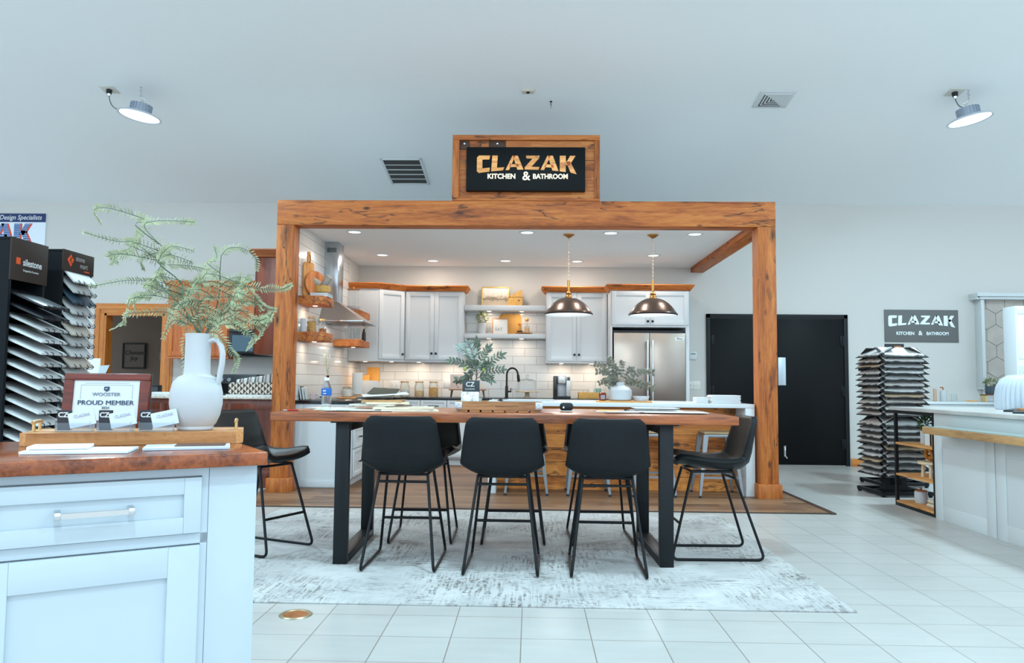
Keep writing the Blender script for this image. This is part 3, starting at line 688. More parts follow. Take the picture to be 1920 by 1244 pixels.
# boards at corner, paper towel
BAM = wood('bamboo', 2, (206, 148, 64), (224, 168, 82), (236, 186, 104), knots=.15, rough=.5)
t = MB().prism([(-.085, 0), (.085, 0), (.085, .40), (-.085, .40)], 0, .018, 'xz').build('cutting_board', BAM, loc=(-2.205, 10.74, cz+.002), rot=(-.09, 0, 0), label='tall yellow bamboo cutting board leaning in the back corner', cat='cutting board')
MB().box(-.09, .09, 0, .018, 0, .29, .008).build('cutting_board', BAM, loc=(-2.33, 10.68, cz+.002), rot=(-.07, 0, 0), label='shorter bamboo cutting board leaning behind the white serving board', cat='cutting board')
def rrect(w, h, r, n=5, x=0, z=0, bottom=True):
    pts = []
    for cx_, cz_, a0 in ((w/2-r, h-r, 0), (-w/2+r, h-r, PI/2), (-w/2+(r if bottom else 0), (r if bottom else 0), PI), (w/2-(r if bottom else 0), (r if bottom else 0), 1.5*PI)):
        rr = r if (cz_ > h/2 or bottom) else 0
        for k in range(n+1 if rr else 1): a = a0+k*PI/2/n; pts.append((x+cx_+rr*math.cos(a), z+cz_+rr*math.sin(a)))
    return pts
MARB = M('white_marble', (212, 212, 212), .25, var=.03, vscale=14)
t = MB().prism(rrect(.31, .215, .09, 6), 0, .016, 'xz').build('serving_board', MARB, loc=(-2.17, 10.40, cz+.002), rot=(-.12, 0, 0), label='white marble serving board with rounded corners leaning on counter', cat='serving board')
t = thing('paper_towel', 'white paper towel roll on a holder in the kitchen corner', 'paper towel', (-2.30, 10.22, .901))
MB().lathe([(.02, .025), (.066, .025), (.068, .03), (.068, .305), (.066, .31), (.02, .31)], seg=32).build('roll', PAPER, t); MB().lathe([(0, 0), (.085, 0), (.085, .012), (.01, .014), (.008, .33), (.014, .335), (.014, .352), (0, .355)], seg=24).build('holder', M('holder_wood', (206, 180, 150), .4), t)
# riser with cook book and print
RW = wood('riser_walnut', 0, (84, 50, 30), (128, 84, 54), (160, 112, 76), knots=.1)
t = thing('wood_riser', 'small walnut footed riser on the back counter behind the olive tree', 'riser', (-.85, 10.45, cz))
MB().box(-.25, .25, -.07, .07, .095, .108, .003).build('top', RW, t)
for sx in (-1, 1):
    for sy in (-1, 1): MB().rod((sx*.21, sy*.05, .095), (sx*.225, sy*.055, 0), .011, .006, seg=10).build('leg', M('leg_dark', (74, 60, 50), .5), t)
t = thing('cookbook', 'pale cookbook with a bird on its cover standing on the riser', 'book', (-1.0, 10.44, cz+.11))
MB().box(-.085, .085, 0, .022, .0, .20, .002).build('cover', M('book_pink', (214, 190, 178), .6, var=.06, vscale=10), t)
MB().ball((0.01, -.001, .135), .022, (.6, .08, 1.1), 10, 6).build('bird_print', M('print_yellow', (214, 180, 70), .7), t)
MB().bar((-.0, -.001, .06), (.03, -.001, .015), .014, .003).build('branch_print', M('print_brown', (92, 60, 46), .7), t)
t = thing('white_mug', 'small tan cup standing on the right end of the walnut riser', 'cup', (-.70, 10.42, cz+.11))
MB().lathe([(0, 0), (.03, 0), (.034, .008), (.036, .07), (.033, .07), (.031, .01), (0, .008)], seg=20).build('bowl', M('mug_cream', (226, 206, 180), .5), t)
# faucet
t = thing('faucet', 'dark bronze gooseneck kitchen faucet with pull down spout', 'faucet', (-.32, 10.38, cz))
FB = M('faucet_bronze', (44, 36, 33), .3, .8)
pts = [(0, 0, .02), (0, 0, .14), (0, 0, .25)] + [(.075-.075*math.cos(a), 0, .31+.09*math.sin(a)) for a in [k*PI/10 for k in range(0, 10)]] + [(.152, 0, .29)]
MB().lathe([(0, 0), (.03, 0), (.03, .006), (.021, .012), (.02, .15), (.014, .17), (0, .17)], seg=20).build('base', FB, t)
MB().tube(pts, .0125, 12).build('spout', FB, t)
MB().lathe([(.015, 0), (.019, .01), (.019, .085), (.013, .1)], seg=16, mat=Matrix.Translation((.163, 0, .215)) @ Matrix.Rotation(-.12, 4, 'Y')).build('spray_head', FB, t)
MB().rod((.015, 0, .085), (.065, 0, .085), .011).rod((.055, 0, .085), (.058, 0, .13), .006, seg=8).build('lever', FB, t)
# glass cake stand with dome
t = thing('cake_stand', 'wooden cake stand under a clear glass dome on the back counter', 'cake stand', (-.045, 10.42, cz))
MB().lathe([(0, 0), (.05, 0), (.052, .006), (.03, .02), (.026, .065), (.04, .075), (.155, .078), (.158, .088), (.155, .092), (0, .092)], seg=36).build('stand', M('cake_wood', (196, 170, 138), .5), t)
MB().lathe([(.13, .093), (.132, .098), (.132, .2), (.12, .232), (.09, .25), (.02, .258), (.012, .262), (.01, .275), (.022, .285), (.024, .30), (.014, .312), (0, .315)], seg=36).build('glass_dome', GLASS, t)
# coffee maker
t = thing('coffee_maker', 'silver single serve coffee maker on the back counter', 'coffee maker', (.42, 10.40, cz))
CS = M('coffee_silver', (206, 206, 204), .35, .4)
MB().box(-.115, .115, -.12, .14, 0, .028, .008).build('base', BLACKP, t)
MB().box(-.115, -.06, -.04, .14, .028, .30, .012).build('water_tank', M('tank_dark', (44, 44, 44), .2), t, label='dark water tank')
MB().box(.055, .115, -.10, .14, .028, .30, .012).build('control_panel', CS, t)
MB().box(-.058, .054, .02, .14, .028, .30, .004).build('column', M('coffee_grey', (196, 200, 204), .4, .3), t)
MB().box(-.055, .052, -.10, .06, .195, .305, .02).build('brew_head', CS, t)
MB().box(.066, .104, -.103, -.10, .24, .285, .001).build('display', M('display_dark', (80, 84, 80), .2), t)
# basket with mugs
t = thing('wicker_basket', 'shallow golden wicker basket on the back counter by the refrigerator', 'basket', (.80, 10.40, cz))
WK = M('wicker', (206, 158, 84), .6, var=.3, vscale=120, bump=.6, bscale=150)
m = MB(); m.box(-.155, .155, -.09, .09, 0, .012, .003); m.box(-.16, .16, -.095, -.083, 0, .085, .004); m.box(-.16, .16, .083, .095, 0, .085, .004); m.box(-.16, -.148, -.083, .083, 0, .085, .004); m.box(.148, .16, -.083, .083, 0, .085, .004)
m.build('basket_body', WK, t)
for x, col, lab in ((.02, (226, 226, 222), 'white mug with tan handle sitting in the wicker basket'), (.11, (130, 170, 160), 'pale green mug sitting in the wicker basket')):
    k = thing('mug', lab, 'mug', (.80+x, 10.40, cz+.014)); mm = M('mug_%d' % col[0], col, .35)
    MB().lathe([(0, 0), (.032, 0), (.036, .006), (.038, .125), (.035, .125), (.033, .01), (0, .008)], seg=20).build('body', mm, k)
    MB().tube([(-.038-.022*math.sin(a), 0, .075+.03*math.cos(a)) for a in [j*PI/8 for j in range(9)]], .005, 6).build('handle', M('mug_handle', (196, 150, 104), .5), k)
# outlets on the splash
for x, z, s in ((-1.90, 1.06, 'left of the glass jars'), (-1.16, 1.08, 'right of the glass jars')):
    t = thing('wall_outlet', 'white double outlet plate on the back tiles, '+s, 'outlet', (x, WY-.0105, z))
    MB().box(-.06, .06, -.006, 0, -.058, .058, .002).build('plate', WHITE, t)
    for dx in (-.03, .03): MB().box(dx-.016, dx+.016, -.0085, -.006, -.034, .034, .002).build('socket', M('socket_grey', (205, 208, 210), .4), t)
# shelf decor
t = thing('landscape_picture', 'gilt framed soft landscape picture leaning on the upper white shelf', 'picture', (-.50, 10.70, 2.158)); t.rotation_euler = (-.08, 0, 0)
GILT = M('gilt_frame', (220, 180, 100), .35, .5)
m = MB(); m.box(-.195, .195, 0, .02, 0, .018, .003); m.box(-.195, .195, 0, .02, .262, .28, .003); m.box(-.195, -.177, 0, .02, .018, .262, .003); m.box(.177, .195, 0, .02, .018, .262, .003); m.build('frame', GILT, t)
mp, nt, b = newmat('landscape_print'); N = nt.nodes; L = nt.links
tc = N.new('ShaderNodeTexCoord'); sp = N.new('ShaderNodeSeparateXYZ'); L.new(tc.outputs['Object'], sp.inputs[0]); nz = N.new('ShaderNodeTexNoise'); nz.inputs['Scale'].default_value = 22; nz.inputs['Detail'].default_value = 6; L.new(tc.outputs['Object'], nz.inputs['Vector'])
s_ = math_node(nt, 'ADD', sp.outputs[2], math_node(nt, 'MULTIPLY', math_node(nt, 'SUBTRACT', nz.outputs['Fac'], v=.5), v=.12)); s_ = math_node(nt, 'DIVIDE', s_, v=.28)
r = N.new('ShaderNodeValToRGB'); e = r.color_ramp.elements; e[0].position = .1; e[0].color = (*lin((196, 176, 150)), 1); e[1].position = .95; e[1].color = (*lin((226, 226, 222)), 1)
for p, c_ in ((.28, (180, 164, 140)), (.36, (128, 112, 96)), (.44, (150, 136, 118)), (.52, (206, 190, 166)), (.66, (222, 214, 202))): k = e.new(p); k.color = (*lin(c_), 1)
L.new(s_, r.inputs[0]); L.new(r.outputs[0], b.inputs['Base Color']); b.inputs['Roughness'].default_value = .5
MB().box(-.178, .178, .006, .012, .017, .263).build('print', mp, t)
t = thing('wicker_box', 'round cornered wicker box with its lid propped open, on the upper shelf', 'box', (-.215, 10.66, 2.158))
m = MB(); m.prism(rrect(.19, .12, .03, 5), -.07, .07, 'xz'); m.build('box_body', WK, t)
MB().prism([(-.095, .125), (.09, .125), (.09, .20), (.075, .225)], -.07, .07, 'xz').build('lid', WK, t, smooth=0)
MB().lathe([(0, 0), (.012, .004), (0, .01)], seg=10, mat=Matrix.Translation((.045, -.07, .075)) @ Matrix.Rotation(PI/2, 4, 'X')).build('clasp', M('clasp', (96, 60, 30), .5), t)
def shrub(t, n, rad, c, L_, w, mat, seed, flat=1.0, name='foliage'):
    rg = random.Random(seed); m = MB()
    for k in range(n):
        d = Vector((rg.gauss(0, 1), rg.gauss(0, 1), rg.gauss(.2, 1)*flat)).normalized(); p = Vector(c)+Vector((d.x*rad*rg.uniform(.3, .95), d.y*rad*rg.uniform(.3, .95), d.z*rad*flat*rg.uniform(.3, .95)))
        m.leaf(p, d+Vector((rg.uniform(-.5, .5), rg.uniform(-.5, .5), rg.uniform(-.3, .5))), Vector((rg.uniform(-1, 1), rg.uniform(-1, 1), 1)), L_*rg.uniform(.7, 1.2), w, segs=2)
    return m.build(name, mat, t, smooth=0, recalc=False)
LEAFG = M('leaf_sage', (140, 150, 110), .6, var=.45, vscale=40)
LEAFD = M('leaf_green', (84, 110, 72), .6, var=.5, vscale=40)
t = thing('boxwood_plant', 'round sage green artificial plant in a white pot on the lower shelf', 'potted plant', (-.68, 10.66, 1.766))
MB().lathe([(0, 0), (.05, 0), (.058, .01), (.064, .06), (.064, .15), (.058, .155), (.05, .15), (0, .14)], seg=28).build('pot', CERAM, t); shrub(t, 170, .09, (0, 0, .225), .035, .016, LEAFG, 3)
t = thing('framed_eat_sign', 'square oak framed white sign reading let\'s eat on the lower shelf', 'framed sign', (-.425, 10.66, 1.766)); t.rotation_euler = (-.06, 0, 0)
FO = M('thin_oak', (190, 130, 80), .5)
m = MB(); m.box(-.112, .112, 0, .018, 0, .01); m.box(-.112, .112, 0, .018, .213, .224); m.box(-.112, -.101, 0, .018, .01, .213); m.box(.101, .112, 0, .018, .01, .213); m.build('frame', FO, t, smooth=0)
MB().box(-.102, .102, .005, .012, .009, .214).build('panel', PAPER, t); G = M('print_grey', (120, 124, 126), .7)
text('lettering', 'EAT', .06, G, t, (-.02, .0045, .07), xs=.95); text('lettering', "LET'S", .022, M('print_pale', (190, 192, 192), .7), t, (-.05, .0045, .115))
t = thing('rattan_tray', 'golden rattan tray with rounded corners standing behind the eat sign', 'tray', (-.29, 10.745, 1.766)); t.rotation_euler = (-.04, 0, 0)
MB().prism(rrect(.30, .29, .055, 6), 0, .012, 'xz').build('tray_base', WK, t); MB().tube([(x, -.004, z) for x, z in rrect(.30, .29, .055, 6)], .009, 8, closed=True).build('rim', WK, t)
t = thing('tea_light_stand', 'small wood stand with two ball topped glass jars and dark bowl', 'ornament', (-.10, 10.64, 1.766))
MB().lathe([(0, 0), (.02, 0), (.03, .012), (.12, .014), (.125, .022), (0, .022)], seg=24).build('base', M('stand_oak', (196, 140, 84), .5), t)
MB().lathe([(0, .022), (.032, .022), (.036, .03), (.036, .11), (.03, .12), (.0, .12)], seg=20, c=(.045, 0, 0)).build('glass_jar', GLASS, t); MB().lathe([(0, .024), (.031, .024), (.031, .09), (0, .092)], seg=16, c=(.045, 0, 0)).build('contents', M('jar_tan', (224, 196, 150), .8), t)
MB().lathe([(0, .022), (.035, .022), (.04, .04), (.04, .052), (0, .05)], seg=16, c=(-.055, 0, 0)).build('dark_bowl', M('bowl_dark', (70, 52, 44), .6), t)
for x, z in ((.045, .205), (-.055, .145)):
    MB().ball((x, 0, z), .026, (1, .6, 1)).build('ball', M('ball_oak', (206, 140, 70), .5), t); MB().rod((x, 0, .06), (x, 0, z-.02), .012, seg=10).build('glass_neck', GLASS, t)
# top shelf left wall
t = thing('paddle_board', 'tall oak paddle cutting board leaning on tiles, upper left shelf', 'cutting board', (-2.36, 8.08, 1.991))
PO = wood('paddle_oak', 2, (150, 92, 50), (206, 150, 96), (226, 178, 126), knots=.2)
pts = rrect(.13, .37, .03, 4) ; MB().prism(pts, 0, .02, 'xz').prism([(-.016, .36), (.016, .36), (.02, .44), (.014, .48), (-.014, .48), (-.02, .44)], 0, .02, 'xz').build('board', PO, t, rot=(0, 0, .9)); MB().tube([(-.0, 0, .36), (.02, -.02, .39), (.012, -.02, .43), (0, -.005, .45)], .004, 6).build('cord', M('leather_cord', (96, 60, 40), .7), t)
t = MB().lathe([(0, 0), (.135, 0), (.14, .006), (.14, .014), (.135, .02), (0, .02)], seg=40, mat=Matrix.Translation((-2.305, 8.13, 2.133)) @ Matrix.Rotation(.95, 4, 'Z') @ Matrix.Rotation(PI/2-.1, 4, 'X')).build('round_board', wood('round_board_wood', 2, (130, 70, 40), (190, 118, 76), (214, 150, 104), knots=.2), label='round wooden serving board leaning before the paddle board', cat='serving board')
for k, (z, c_, lab) in enumerate(((1.991, (214, 208, 200), 'cream hardback book lying under the grey one, upper left shelf'), (2.011, (150, 164, 180), 'grey blue hardback book lying under the basket, upper left shelf'))):
    t = thing('lying_book', lab, 'book', (-2.25, 8.17, z), .05)
    MB().box(-.09, .10, -.13, .13, .0, .003).box(-.09, .10, -.13, .13, .017, .02).box(-.09, -.087, -.13, .13, 0, .02).build('cover', M('book_cov%d' % k, c_, .6), t); MB().box(-.086, .096, -.127, .127, .003, .017).build('pages', PAPER, t)
t = thing('round_basket', 'small round golden basket on the books, upper left shelf', 'basket', (-2.24, 8.17, 2.032))
MB().lathe([(0, 0), (.07, 0), (.088, .02), (.09, .06), (.084, .085), (.078, .085), (.082, .06), (.08, .02), (0, .01)], seg=28).build('weave', WK, t)
TW = M('towel_grey', (168, 160, 148), .9, bump=.5, bscale=90)
for k, (dx, a, lab) in enumerate(((-.035, .7, 'rolled grey towel at left in the small round basket'), (.04, -.5, 'rolled grey towel at right in the small round basket'))):
    m = MB(); pts = [((.006+.0042*q/4)*math.cos(q*.8), (.006+.0042*q/4)*math.sin(q*.8)) for q in range(26)]
    m.lathe([(0, 0), (.034, 0), (.037, .006), (.037, .115), (.03, .12), (.026, .112), (.02, .121), (.012, .113), (0, .12)], seg=18)
    m.build('rolled_towel', TW, loc=(-2.245+dx*.6, 8.15, 2.125), rot=(.25, -a*1.35, .1), label=lab, cat='towel', group='rolled towels in the round basket')
# lower left shelf jars
jar(-2.33, 8.12, 1.613, .05, .15, M('rolled_oats', (196, 148, 80), .9, var=.4, vscale=80), .11, 'tall glass jar of golden oats on the lower left oak shelf', LID)
jar(-2.25, 8.26, 1.613, .042, .135, M('almonds', (150, 96, 56), .8, var=.4, vscale=60), .045, 'shorter glass jar of brown nuts on the lower left oak shelf', LID)
t = thing('white_canister', 'plain white canister at the tiles on the lower left oak shelf', 'canister', (-2.385, 8.01, 1.613)); MB().lathe([(0, 0), (.03, 0), (.034, .01), (.034, .13), (.028, .14), (0, .142)], seg=20).build('body', CERAM, t)
# glasses shelf
for k, (dx, dy) in enumerate(((.0, 0), (.10, .03), (.045, .12))):
    t = thing('drinking_glass', ('clear drinking glass at left on the shelf beyond the hood', 'flared clear glass at the near edge of the shelf beyond the hood', 'clear drinking glass at the back of the shelf beyond the hood')[k], 'glass', (-2.27+dx, 9.5+dy, 1.621), 0, 'clear glasses on the oak shelf')
    MB().lathe([(0, 0), (.028, 0), (.03, .012), (.036, .06), (.05, .135), (.047, .135), (.033, .06), (.026, .014), (0, .01)], seg=24).build('bowl', GLASS, t)
t = MB().box(-2.38, -2.12, 9.45, 9.72, 1.6075, 1.62, .004).build('wood_tray', PO, label='thin oak tray under the clear glasses', cat='tray')
t = thing('bud_vase', 'dark slim vase with white dried flowers on the shelf beyond the hood', 'vase', (-2.135, 9.80, 1.6075))
MB().lathe([(0, 0), (.022, 0), (.026, .02), (.024, .1), (.012, .14), (.012, .16), (0, .158)], seg=18).build('vase_body', M('vase_dark', (58, 44, 40), .4), t)
DRY = M('dried_white', (226, 222, 204), .8, var=.2, vscale=40); DRYS = M('dried_stem', (170, 160, 120), .8)
def dried(t, base, n, h, spread, seed, lean=(0, 0), size=.012):
    rg = random.Random(seed); ms = MB(); mf = MB()
    for k in range(n):
        tip = Vector(base)+Vector((rg.uniform(-spread, spread)+lean[0], rg.uniform(-spread, spread)*.6+lean[1], h*rg.uniform(.7, 1))); b0 = Vector(base); pts = [b0.lerp(tip, s)+Vector((0, 0, -.1*spread*s*s)) for s in (0, .35, .7, 1)]
        ms.tube(pts, .0015, 4)
        for q in range(16):
            s = rg.uniform(.3, 1.0); p = b0.lerp(tip, s)+Vector((rg.uniform(-1, 1), rg.uniform(-1, 1), rg.uniform(-1, 1)))*size*.9
            mf.leaf(p, (rg.uniform(-1, 1), rg.uniform(-1, 1), 1.2), (rg.uniform(-1, 1), 1, 0), size*1.5, size*.7, segs=2)
    ms.build('stem', DRYS, t); mf.build('blossom', DRY, t, smooth=0, recalc=False)
dried(t, (0, 0, .15), 7, .12, .06, 5, (.05, 0))
t = thing('covered_dish', 'white covered dish with oak knob on the upper shelf beyond the hood', 'dish', (-2.24, 9.62, 1.979))
MB().lathe([(0, 0), (.05, 0), (.085, .03), (.09, .06), (0, .06)], seg=28).build('bowl', CERAM, t); MB().lathe([(0, .27), (.075, .27), (.078, .277), (.012, .283), (.01, .31), (0, .312)], seg=24).build('oak_lid', PO, t)
MB().lathe([(.065, .062), (.07, .07), (.07, .268), (.066, .268)], seg=24).build('glass_wall', GLASS, t)
# left counter items
t = thing('brown_bottle', 'brown glass bottle holding pale dried stems on the left counter', 'bottle', (-2.15, 8.15, .9))
MB().lathe([(0, 0), (.034, 0), (.037, .01), (.037, .12), (.03, .15), (.015, .19), (.013, .25), (.016, .255), (.012, .26), (0, .258)], seg=24).build('glass', M('brown_glass', (70, 28, 18), .12), t)
dried(t, (0, 0, .25), 9, .30, .07, 9, (-.02, 0), .011)
t = thing('sugar_pot', 'round clear glass pot of white sugar on a round board, left counter', 'jar', (-2.12, 8.9, .915)); MB().lathe([(0, 0), (.05, 0), (.07, .03), (.072, .07), (.05, .11), (.04, .12), (.036, .118), (.06, .07), (.058, .03), (0, .01)], seg=24).build('glass', GLASS, t); MB().lathe([(0, .01), (.05, .012), (.058, .04), (.055, .08), (0, .085)], seg=24).build('contents', FLOUR, t)
MB().lathe([(0, 0), (.15, 0), (.155, .006), (.15, .014), (0, .014)], seg=32).build('round_board', PO, loc=(-2.08, 8.9, .901), label='round oak trivet board under the sugar pot', cat='trivet')
t = thing('small_sign_block', 'little white block sign with dark lettering on the left counter', 'sign', (-2.26, 8.3, .901)); MB().box(-.03, .03, 0, .02, 0, .05, .003).build('block', PAPER, t); MB().box(-.012, .012, -.001, 0, .02, .032).build('dark_mark', BLACKP, t)
t = thing('patterned_mug', 'white mug with pink floral pattern on the left counter', 'mug', (-2.33, 8.22, .901)); MB().lathe([(0, 0), (.034, 0), (.04, .01), (.042, .07), (.038, .07), (.036, .01), (0, .008)], seg=20).build('body', M('floral_mug', (226, 200, 196), .4, var=.25, vscale=50), t); MB().tube([(.042+.02*math.sin(a), 0, .036+.022*math.cos(a)) for a in [j*PI/8 for j in range(9)]], .004, 6).build('handle', CERAM, t)
for k, x in enumerate((0, .028, .056)):
    t = thing('standing_book', ('leaning cookbook with dark cover, leftmost on the left counter', 'leaning cookbook with white cover, middle one on the left counter', 'leaning pale cookbook, nearest the floral mug')[k], 'book', (-2.408+x, 8.05, .902)); t.rotation_euler = (0, -.18, 0)
    MB().box(0, .02, 0, .14, 0, .14-.01*k, .001).build('cover', M('cook%d' % k, ((60, 66, 66), (214, 214, 210), (196, 190, 180))[k], .6), t); MB().box(.0025, .0175, -.001, .0, .003, .135-.01*k).build('pages', PAPER, t)

# on the island
t = thing('island_tray', 'long light oak tray board on the island under the eucalyptus vase', 'tray', (0.97, 8.02, .9125))
MB().box(-.285, .27, -.12, .12, 0, .014, .004).build('board', wood('tray_oak', 0, (196, 140, 80), (220, 166, 104), (232, 184, 126), knots=.1), t)
t = thing('white_jug_vase', 'squat white ceramic vase holding eucalyptus branches on the island', 'vase', (.925, 8.02, .927))
MB().lathe([(0, 0), (.10, 0), (.118, .012), (.122, .05), (.12, .11), (.095, .14), (.06, .152), (.048, .16), (.046, .19), (.04, .19), (.042, .16), (0, .15)], seg=36).build('vase_body', CERAM, t)
EU = M('eucalyptus', (112, 112, 98), .65, var=.35, vscale=30)
t = thing('eucalyptus_branches', 'spray of grey green eucalyptus branches in the squat white vase', 'branches', (.925, 8.02, 1.11))
rg = random.Random(21)
for k in range(17):
    a = rg.uniform(0, 2*PI); s = (-1 if k % 2 else 1)
    tip = Vector((s*rg.uniform(.10, .34) + (.03 if s > 0 else 0), rg.uniform(-.16, .16), rg.uniform(-.10, .24)*(1 if k % 3 else .4)))
    if k < 3: tip = Vector((rg.uniform(-.18, .12), rg.uniform(-.1, .1), rg.uniform(.2, .27)))
    b0 = Vector((0, 0, -.06)); mid = Vector((tip.x*.35, tip.y*.35, max(tip.z, 0)*.6+.07)); pts = [b0*(1-q)**2+mid*2*q*(1-q)+tip*q*q for q in [i/9 for i in range(10)]]
    st = MB().tube(pts, .0022, 5).build('branch', M('euc_stem', (120, 96, 78), .7), t); m = MB()
    for i in range(3, 10):
        for sd in (-1, 1):
            d = (pts[i]-pts[i-1]).normalized(); sv = d.cross(Vector((rg.uniform(-.6, .6), 1, rg.uniform(-.5, .5)))).normalized()*sd
            m.leaf(pts[i], sv*1.0+d*.5+Vector((0, 0, rg.uniform(-.5, .2))), (rg.uniform(-.6, .6), -1, rg.uniform(-.3, 1)), rg.uniform(.032, .048), .03, segs=3)
    m.build('leaves', EU, st, smooth=0, recalc=False)
t = thing('amber_candle', 'amber glass candle jar with grey label on the island tray', 'candle', (.74, 7.97, .927))
MB().lathe([(0, 0), (.036, 0), (.038, .005), (.038, .075), (.03, .083), (.028, .083), (0, .07)], seg=24).build('glass', M('amber_glass', (120, 44, 20), .15), t); MB().box(-.022, .022, -.0395, -.037, .015, .058).build('label', M('label_grey', (140, 138, 150), .6), t)
t = thing('white_bowl', 'white straight sided dish at the right of the island tray', 'bowl', (1.135, 7.98, .927))
MB().lathe([(0, 0), (.065, 0), (.085, .04), (.088, .05), (.083, .05), (.062, .008), (0, .006)], seg=32).build('bowl', CERAM, t)
for k in range(7):
    MB().box(-.145, .145, -.11, .11, 0, .0115, .0035).build('folded_leaflet', PAPER, loc=(1.965+.004*math.sin(k*2.3), 7.93, .9125+k*.012), rot=(0, 0, .02*math.sin(k*1.7)), label='stacked white folder on the island, '+('topmost of its stack' if k == 6 else 'lowest of its stack' if k == 0 else '%s from the bottom of the stack' % ['', 'second', 'third', 'fourth', 'fifth', 'sixth'][k]), cat='folder', group='stack of white folders on the island')
for k in range(5):
    MB().box(-.06, .06, -.09, .09, 0, .0115, .004).build('white_booklet', PAPER, loc=(1.735+.003*math.sin(k*3.1), 7.95, .9125+k*.012), label='small white booklet in the low stack left of the folders, '+('topmost' if k == 4 else 'lowest' if k == 0 else '%s from the bottom' % ['', 'second', 'third', 'fourth'][k]), cat='booklet', group='stack of white booklets on the island')
# thermostat, switch plate right of the refrigerator
t = thing('thermostat', 'small white thermostat on the wall right of the refrigerator', 'thermostat', (2.256, WY, 1.50)); MB().box(-.05, .05, -.022, 0, -.055, .055, .006).build('case', WHITE, t); MB().box(-.032, .032, -.024, -.021, .012, .036).build('display', M('lcd', (140, 150, 140), .3), t)
t = thing('switch_plate', 'cream triple switch plate below the thermostat', 'switch', (2.27, WY, 1.09)); MB().box(-.085, .085, -.006, 0, -.058, .058, .002).build('plate', M('cream_plate', (226, 222, 212), .5), t)
for dx in (-.046, 0, .046): MB().box(dx-.005, dx+.005, -.016, -.006, -.012, .012, .001).build('toggle', M('cream_plate2', (214, 208, 198), .5), t)
# ------------------------------------------------------------------ rug
mr, nt, b = newmat('rug_weave'); N = nt.nodes; L = nt.links
tc = N.new('ShaderNodeTexCoord')
def nz(scale, mscale, detail=5, rough=.6):
    mp = N.new('ShaderNodeMapping'); mp.inputs['Scale'].default_value = mscale; L.new(tc.outputs['Object'], mp.inputs[0])
    n = N.new('ShaderNodeTexNoise'); n.inputs['Scale'].default_value = scale; n.inputs['Detail'].default_value = detail; n.inputs['Roughness'].default_value = rough; L.new(mp.outputs[0], n.inputs['Vector']); return n.outputs['Fac']
def ramp(f, stops):
    r = N.new('ShaderNodeValToRGB'); e = r.color_ramp.elements; e[0].position, e[0].color = stops[0][0], (*[stops[0][1]]*3, 1); e[1].position, e[1].color = stops[-1][0], (*[stops[-1][1]]*3, 1)
    for p, v in stops[1:-1]: k = e.new(p); k.color = (v, v, v, 1)
    L.new(f, r.inputs[0]); return r.outputs[0]
streakA = ramp(nz(9, (6, .5, 1), 4), [(.46, 0), (.57, 1)]); streakB = ramp(nz(7, (.7, 6, 1), 4), [(.48, 0), (.60, 1)])
patch = ramp(nz(1.6, (1, 1, 1), 4), [(.42, 0), (.6, 1)]); patch2 = ramp(nz(2.1, (1.3, 1, 1), 3), [(.45, 0), (.62, 1)])
fine = ramp(nz(34, (1, 1, 1), 6, .8), [(.43, 0), (.55, 1)])
a_ = math_node(nt, 'MULTIPLY', math_node(nt, 'MULTIPLY', streakA, patch), fine); b_ = math_node(nt, 'MULTIPLY', math_node(nt, 'MULTIPLY', streakB, patch2), fine)
s_ = math_node(nt, 'MAXIMUM', a_, b_)
mx = N.new('ShaderNodeMix'); mx.data_type = 'RGBA'; L.new(s_, mx.inputs[0]); mx.inputs[7].default_value = (*lin((104, 98, 92)), 1)
base = N.new('ShaderNodeMix'); base.data_type = 'RGBA'; L.new(ramp(nz(3, (1, 1, 1), 6), [(.35, 0), (.65, 1)]), base.inputs[0]); base.inputs[6].default_value = (*lin((168, 167, 166)), 1); base.inputs[7].default_value = (*lin((193, 191, 189)), 1)
L.new(base.outputs[2], mx.inputs[6]); L.new(mx.outputs[2], b.inputs['Base Color']); b.inputs['Roughness'].default_value = .95
bp = N.new('ShaderNodeBump'); bp.inputs['Strength'].default_value = .35; bp.inputs['Distance'].default_value = .004; L.new(nz(60, (1, 1, 1), 4), bp.inputs['Height']); L.new(bp.outputs[0], b.inputs['Normal'])
rug = MB().box(-2.15, 1.60, 3.88, 6.62, 0, .008, .003).build('area_rug', mr, label='large pale grey distressed area rug under the black table', cat='rug')
RZ = .0085
t = thing('floor_drain', 'round brass floor cleanout cover in the white tiles before the rug', 'floor drain', (-1.10, 3.70, 0))
BR = M('worn_brass', (196, 128, 76), .35, .7, var=.3, vscale=60)
MB().lathe([(.055, .001), (.062, .006), (.072, .006), (.078, .001)], seg=40).build('ring', M('brass_rim', (176, 160, 130), .35, .7), t); MB().lathe([(0, .004), (.055, .004), (.056, .001)], seg=36).build('cover', BR, t)

# ------------------------------------------------------------------ counter height table
t = thing('bar_table', 'long counter height table with brown wood top and black steel legs', 'table', (0, 5.15, RZ), .022)
TT = wood('table_walnut', 0, (104, 56, 34), (158, 92, 58), (190, 122, 84), knots=.15, rough=.3, plank=1, plank_w=.18, gapc=.55)
MB().box(-1.565, 1.235, -.52, .58, .862-RZ, .914-RZ, .004).build('tabletop', TT, t)
LG = M('table_black_steel', (15, 20, 23), .4, .1, spec=.4)
for x in (-1.145, .815):
    m = MB(); m.box(x-.042, x+.042, -.465, -.44+.0, 0, .0)
    m = MB(); w = .042
    m.box(x-w, x+w, -.45, -.40, 0, .852-RZ, .003).box(x-w, x+w, .40, .45, 0, .852-RZ, .003).box(x-w, x+w, -.40, .40, 0, .05, .003).box(x-w, x+w, -.40, .40, .802-RZ, .852-RZ, .003)
    m.box(x-.07, x+.07, -.47, .47, .852-RZ, .8615-RZ)
    m.build('leg_frame', LG, t)

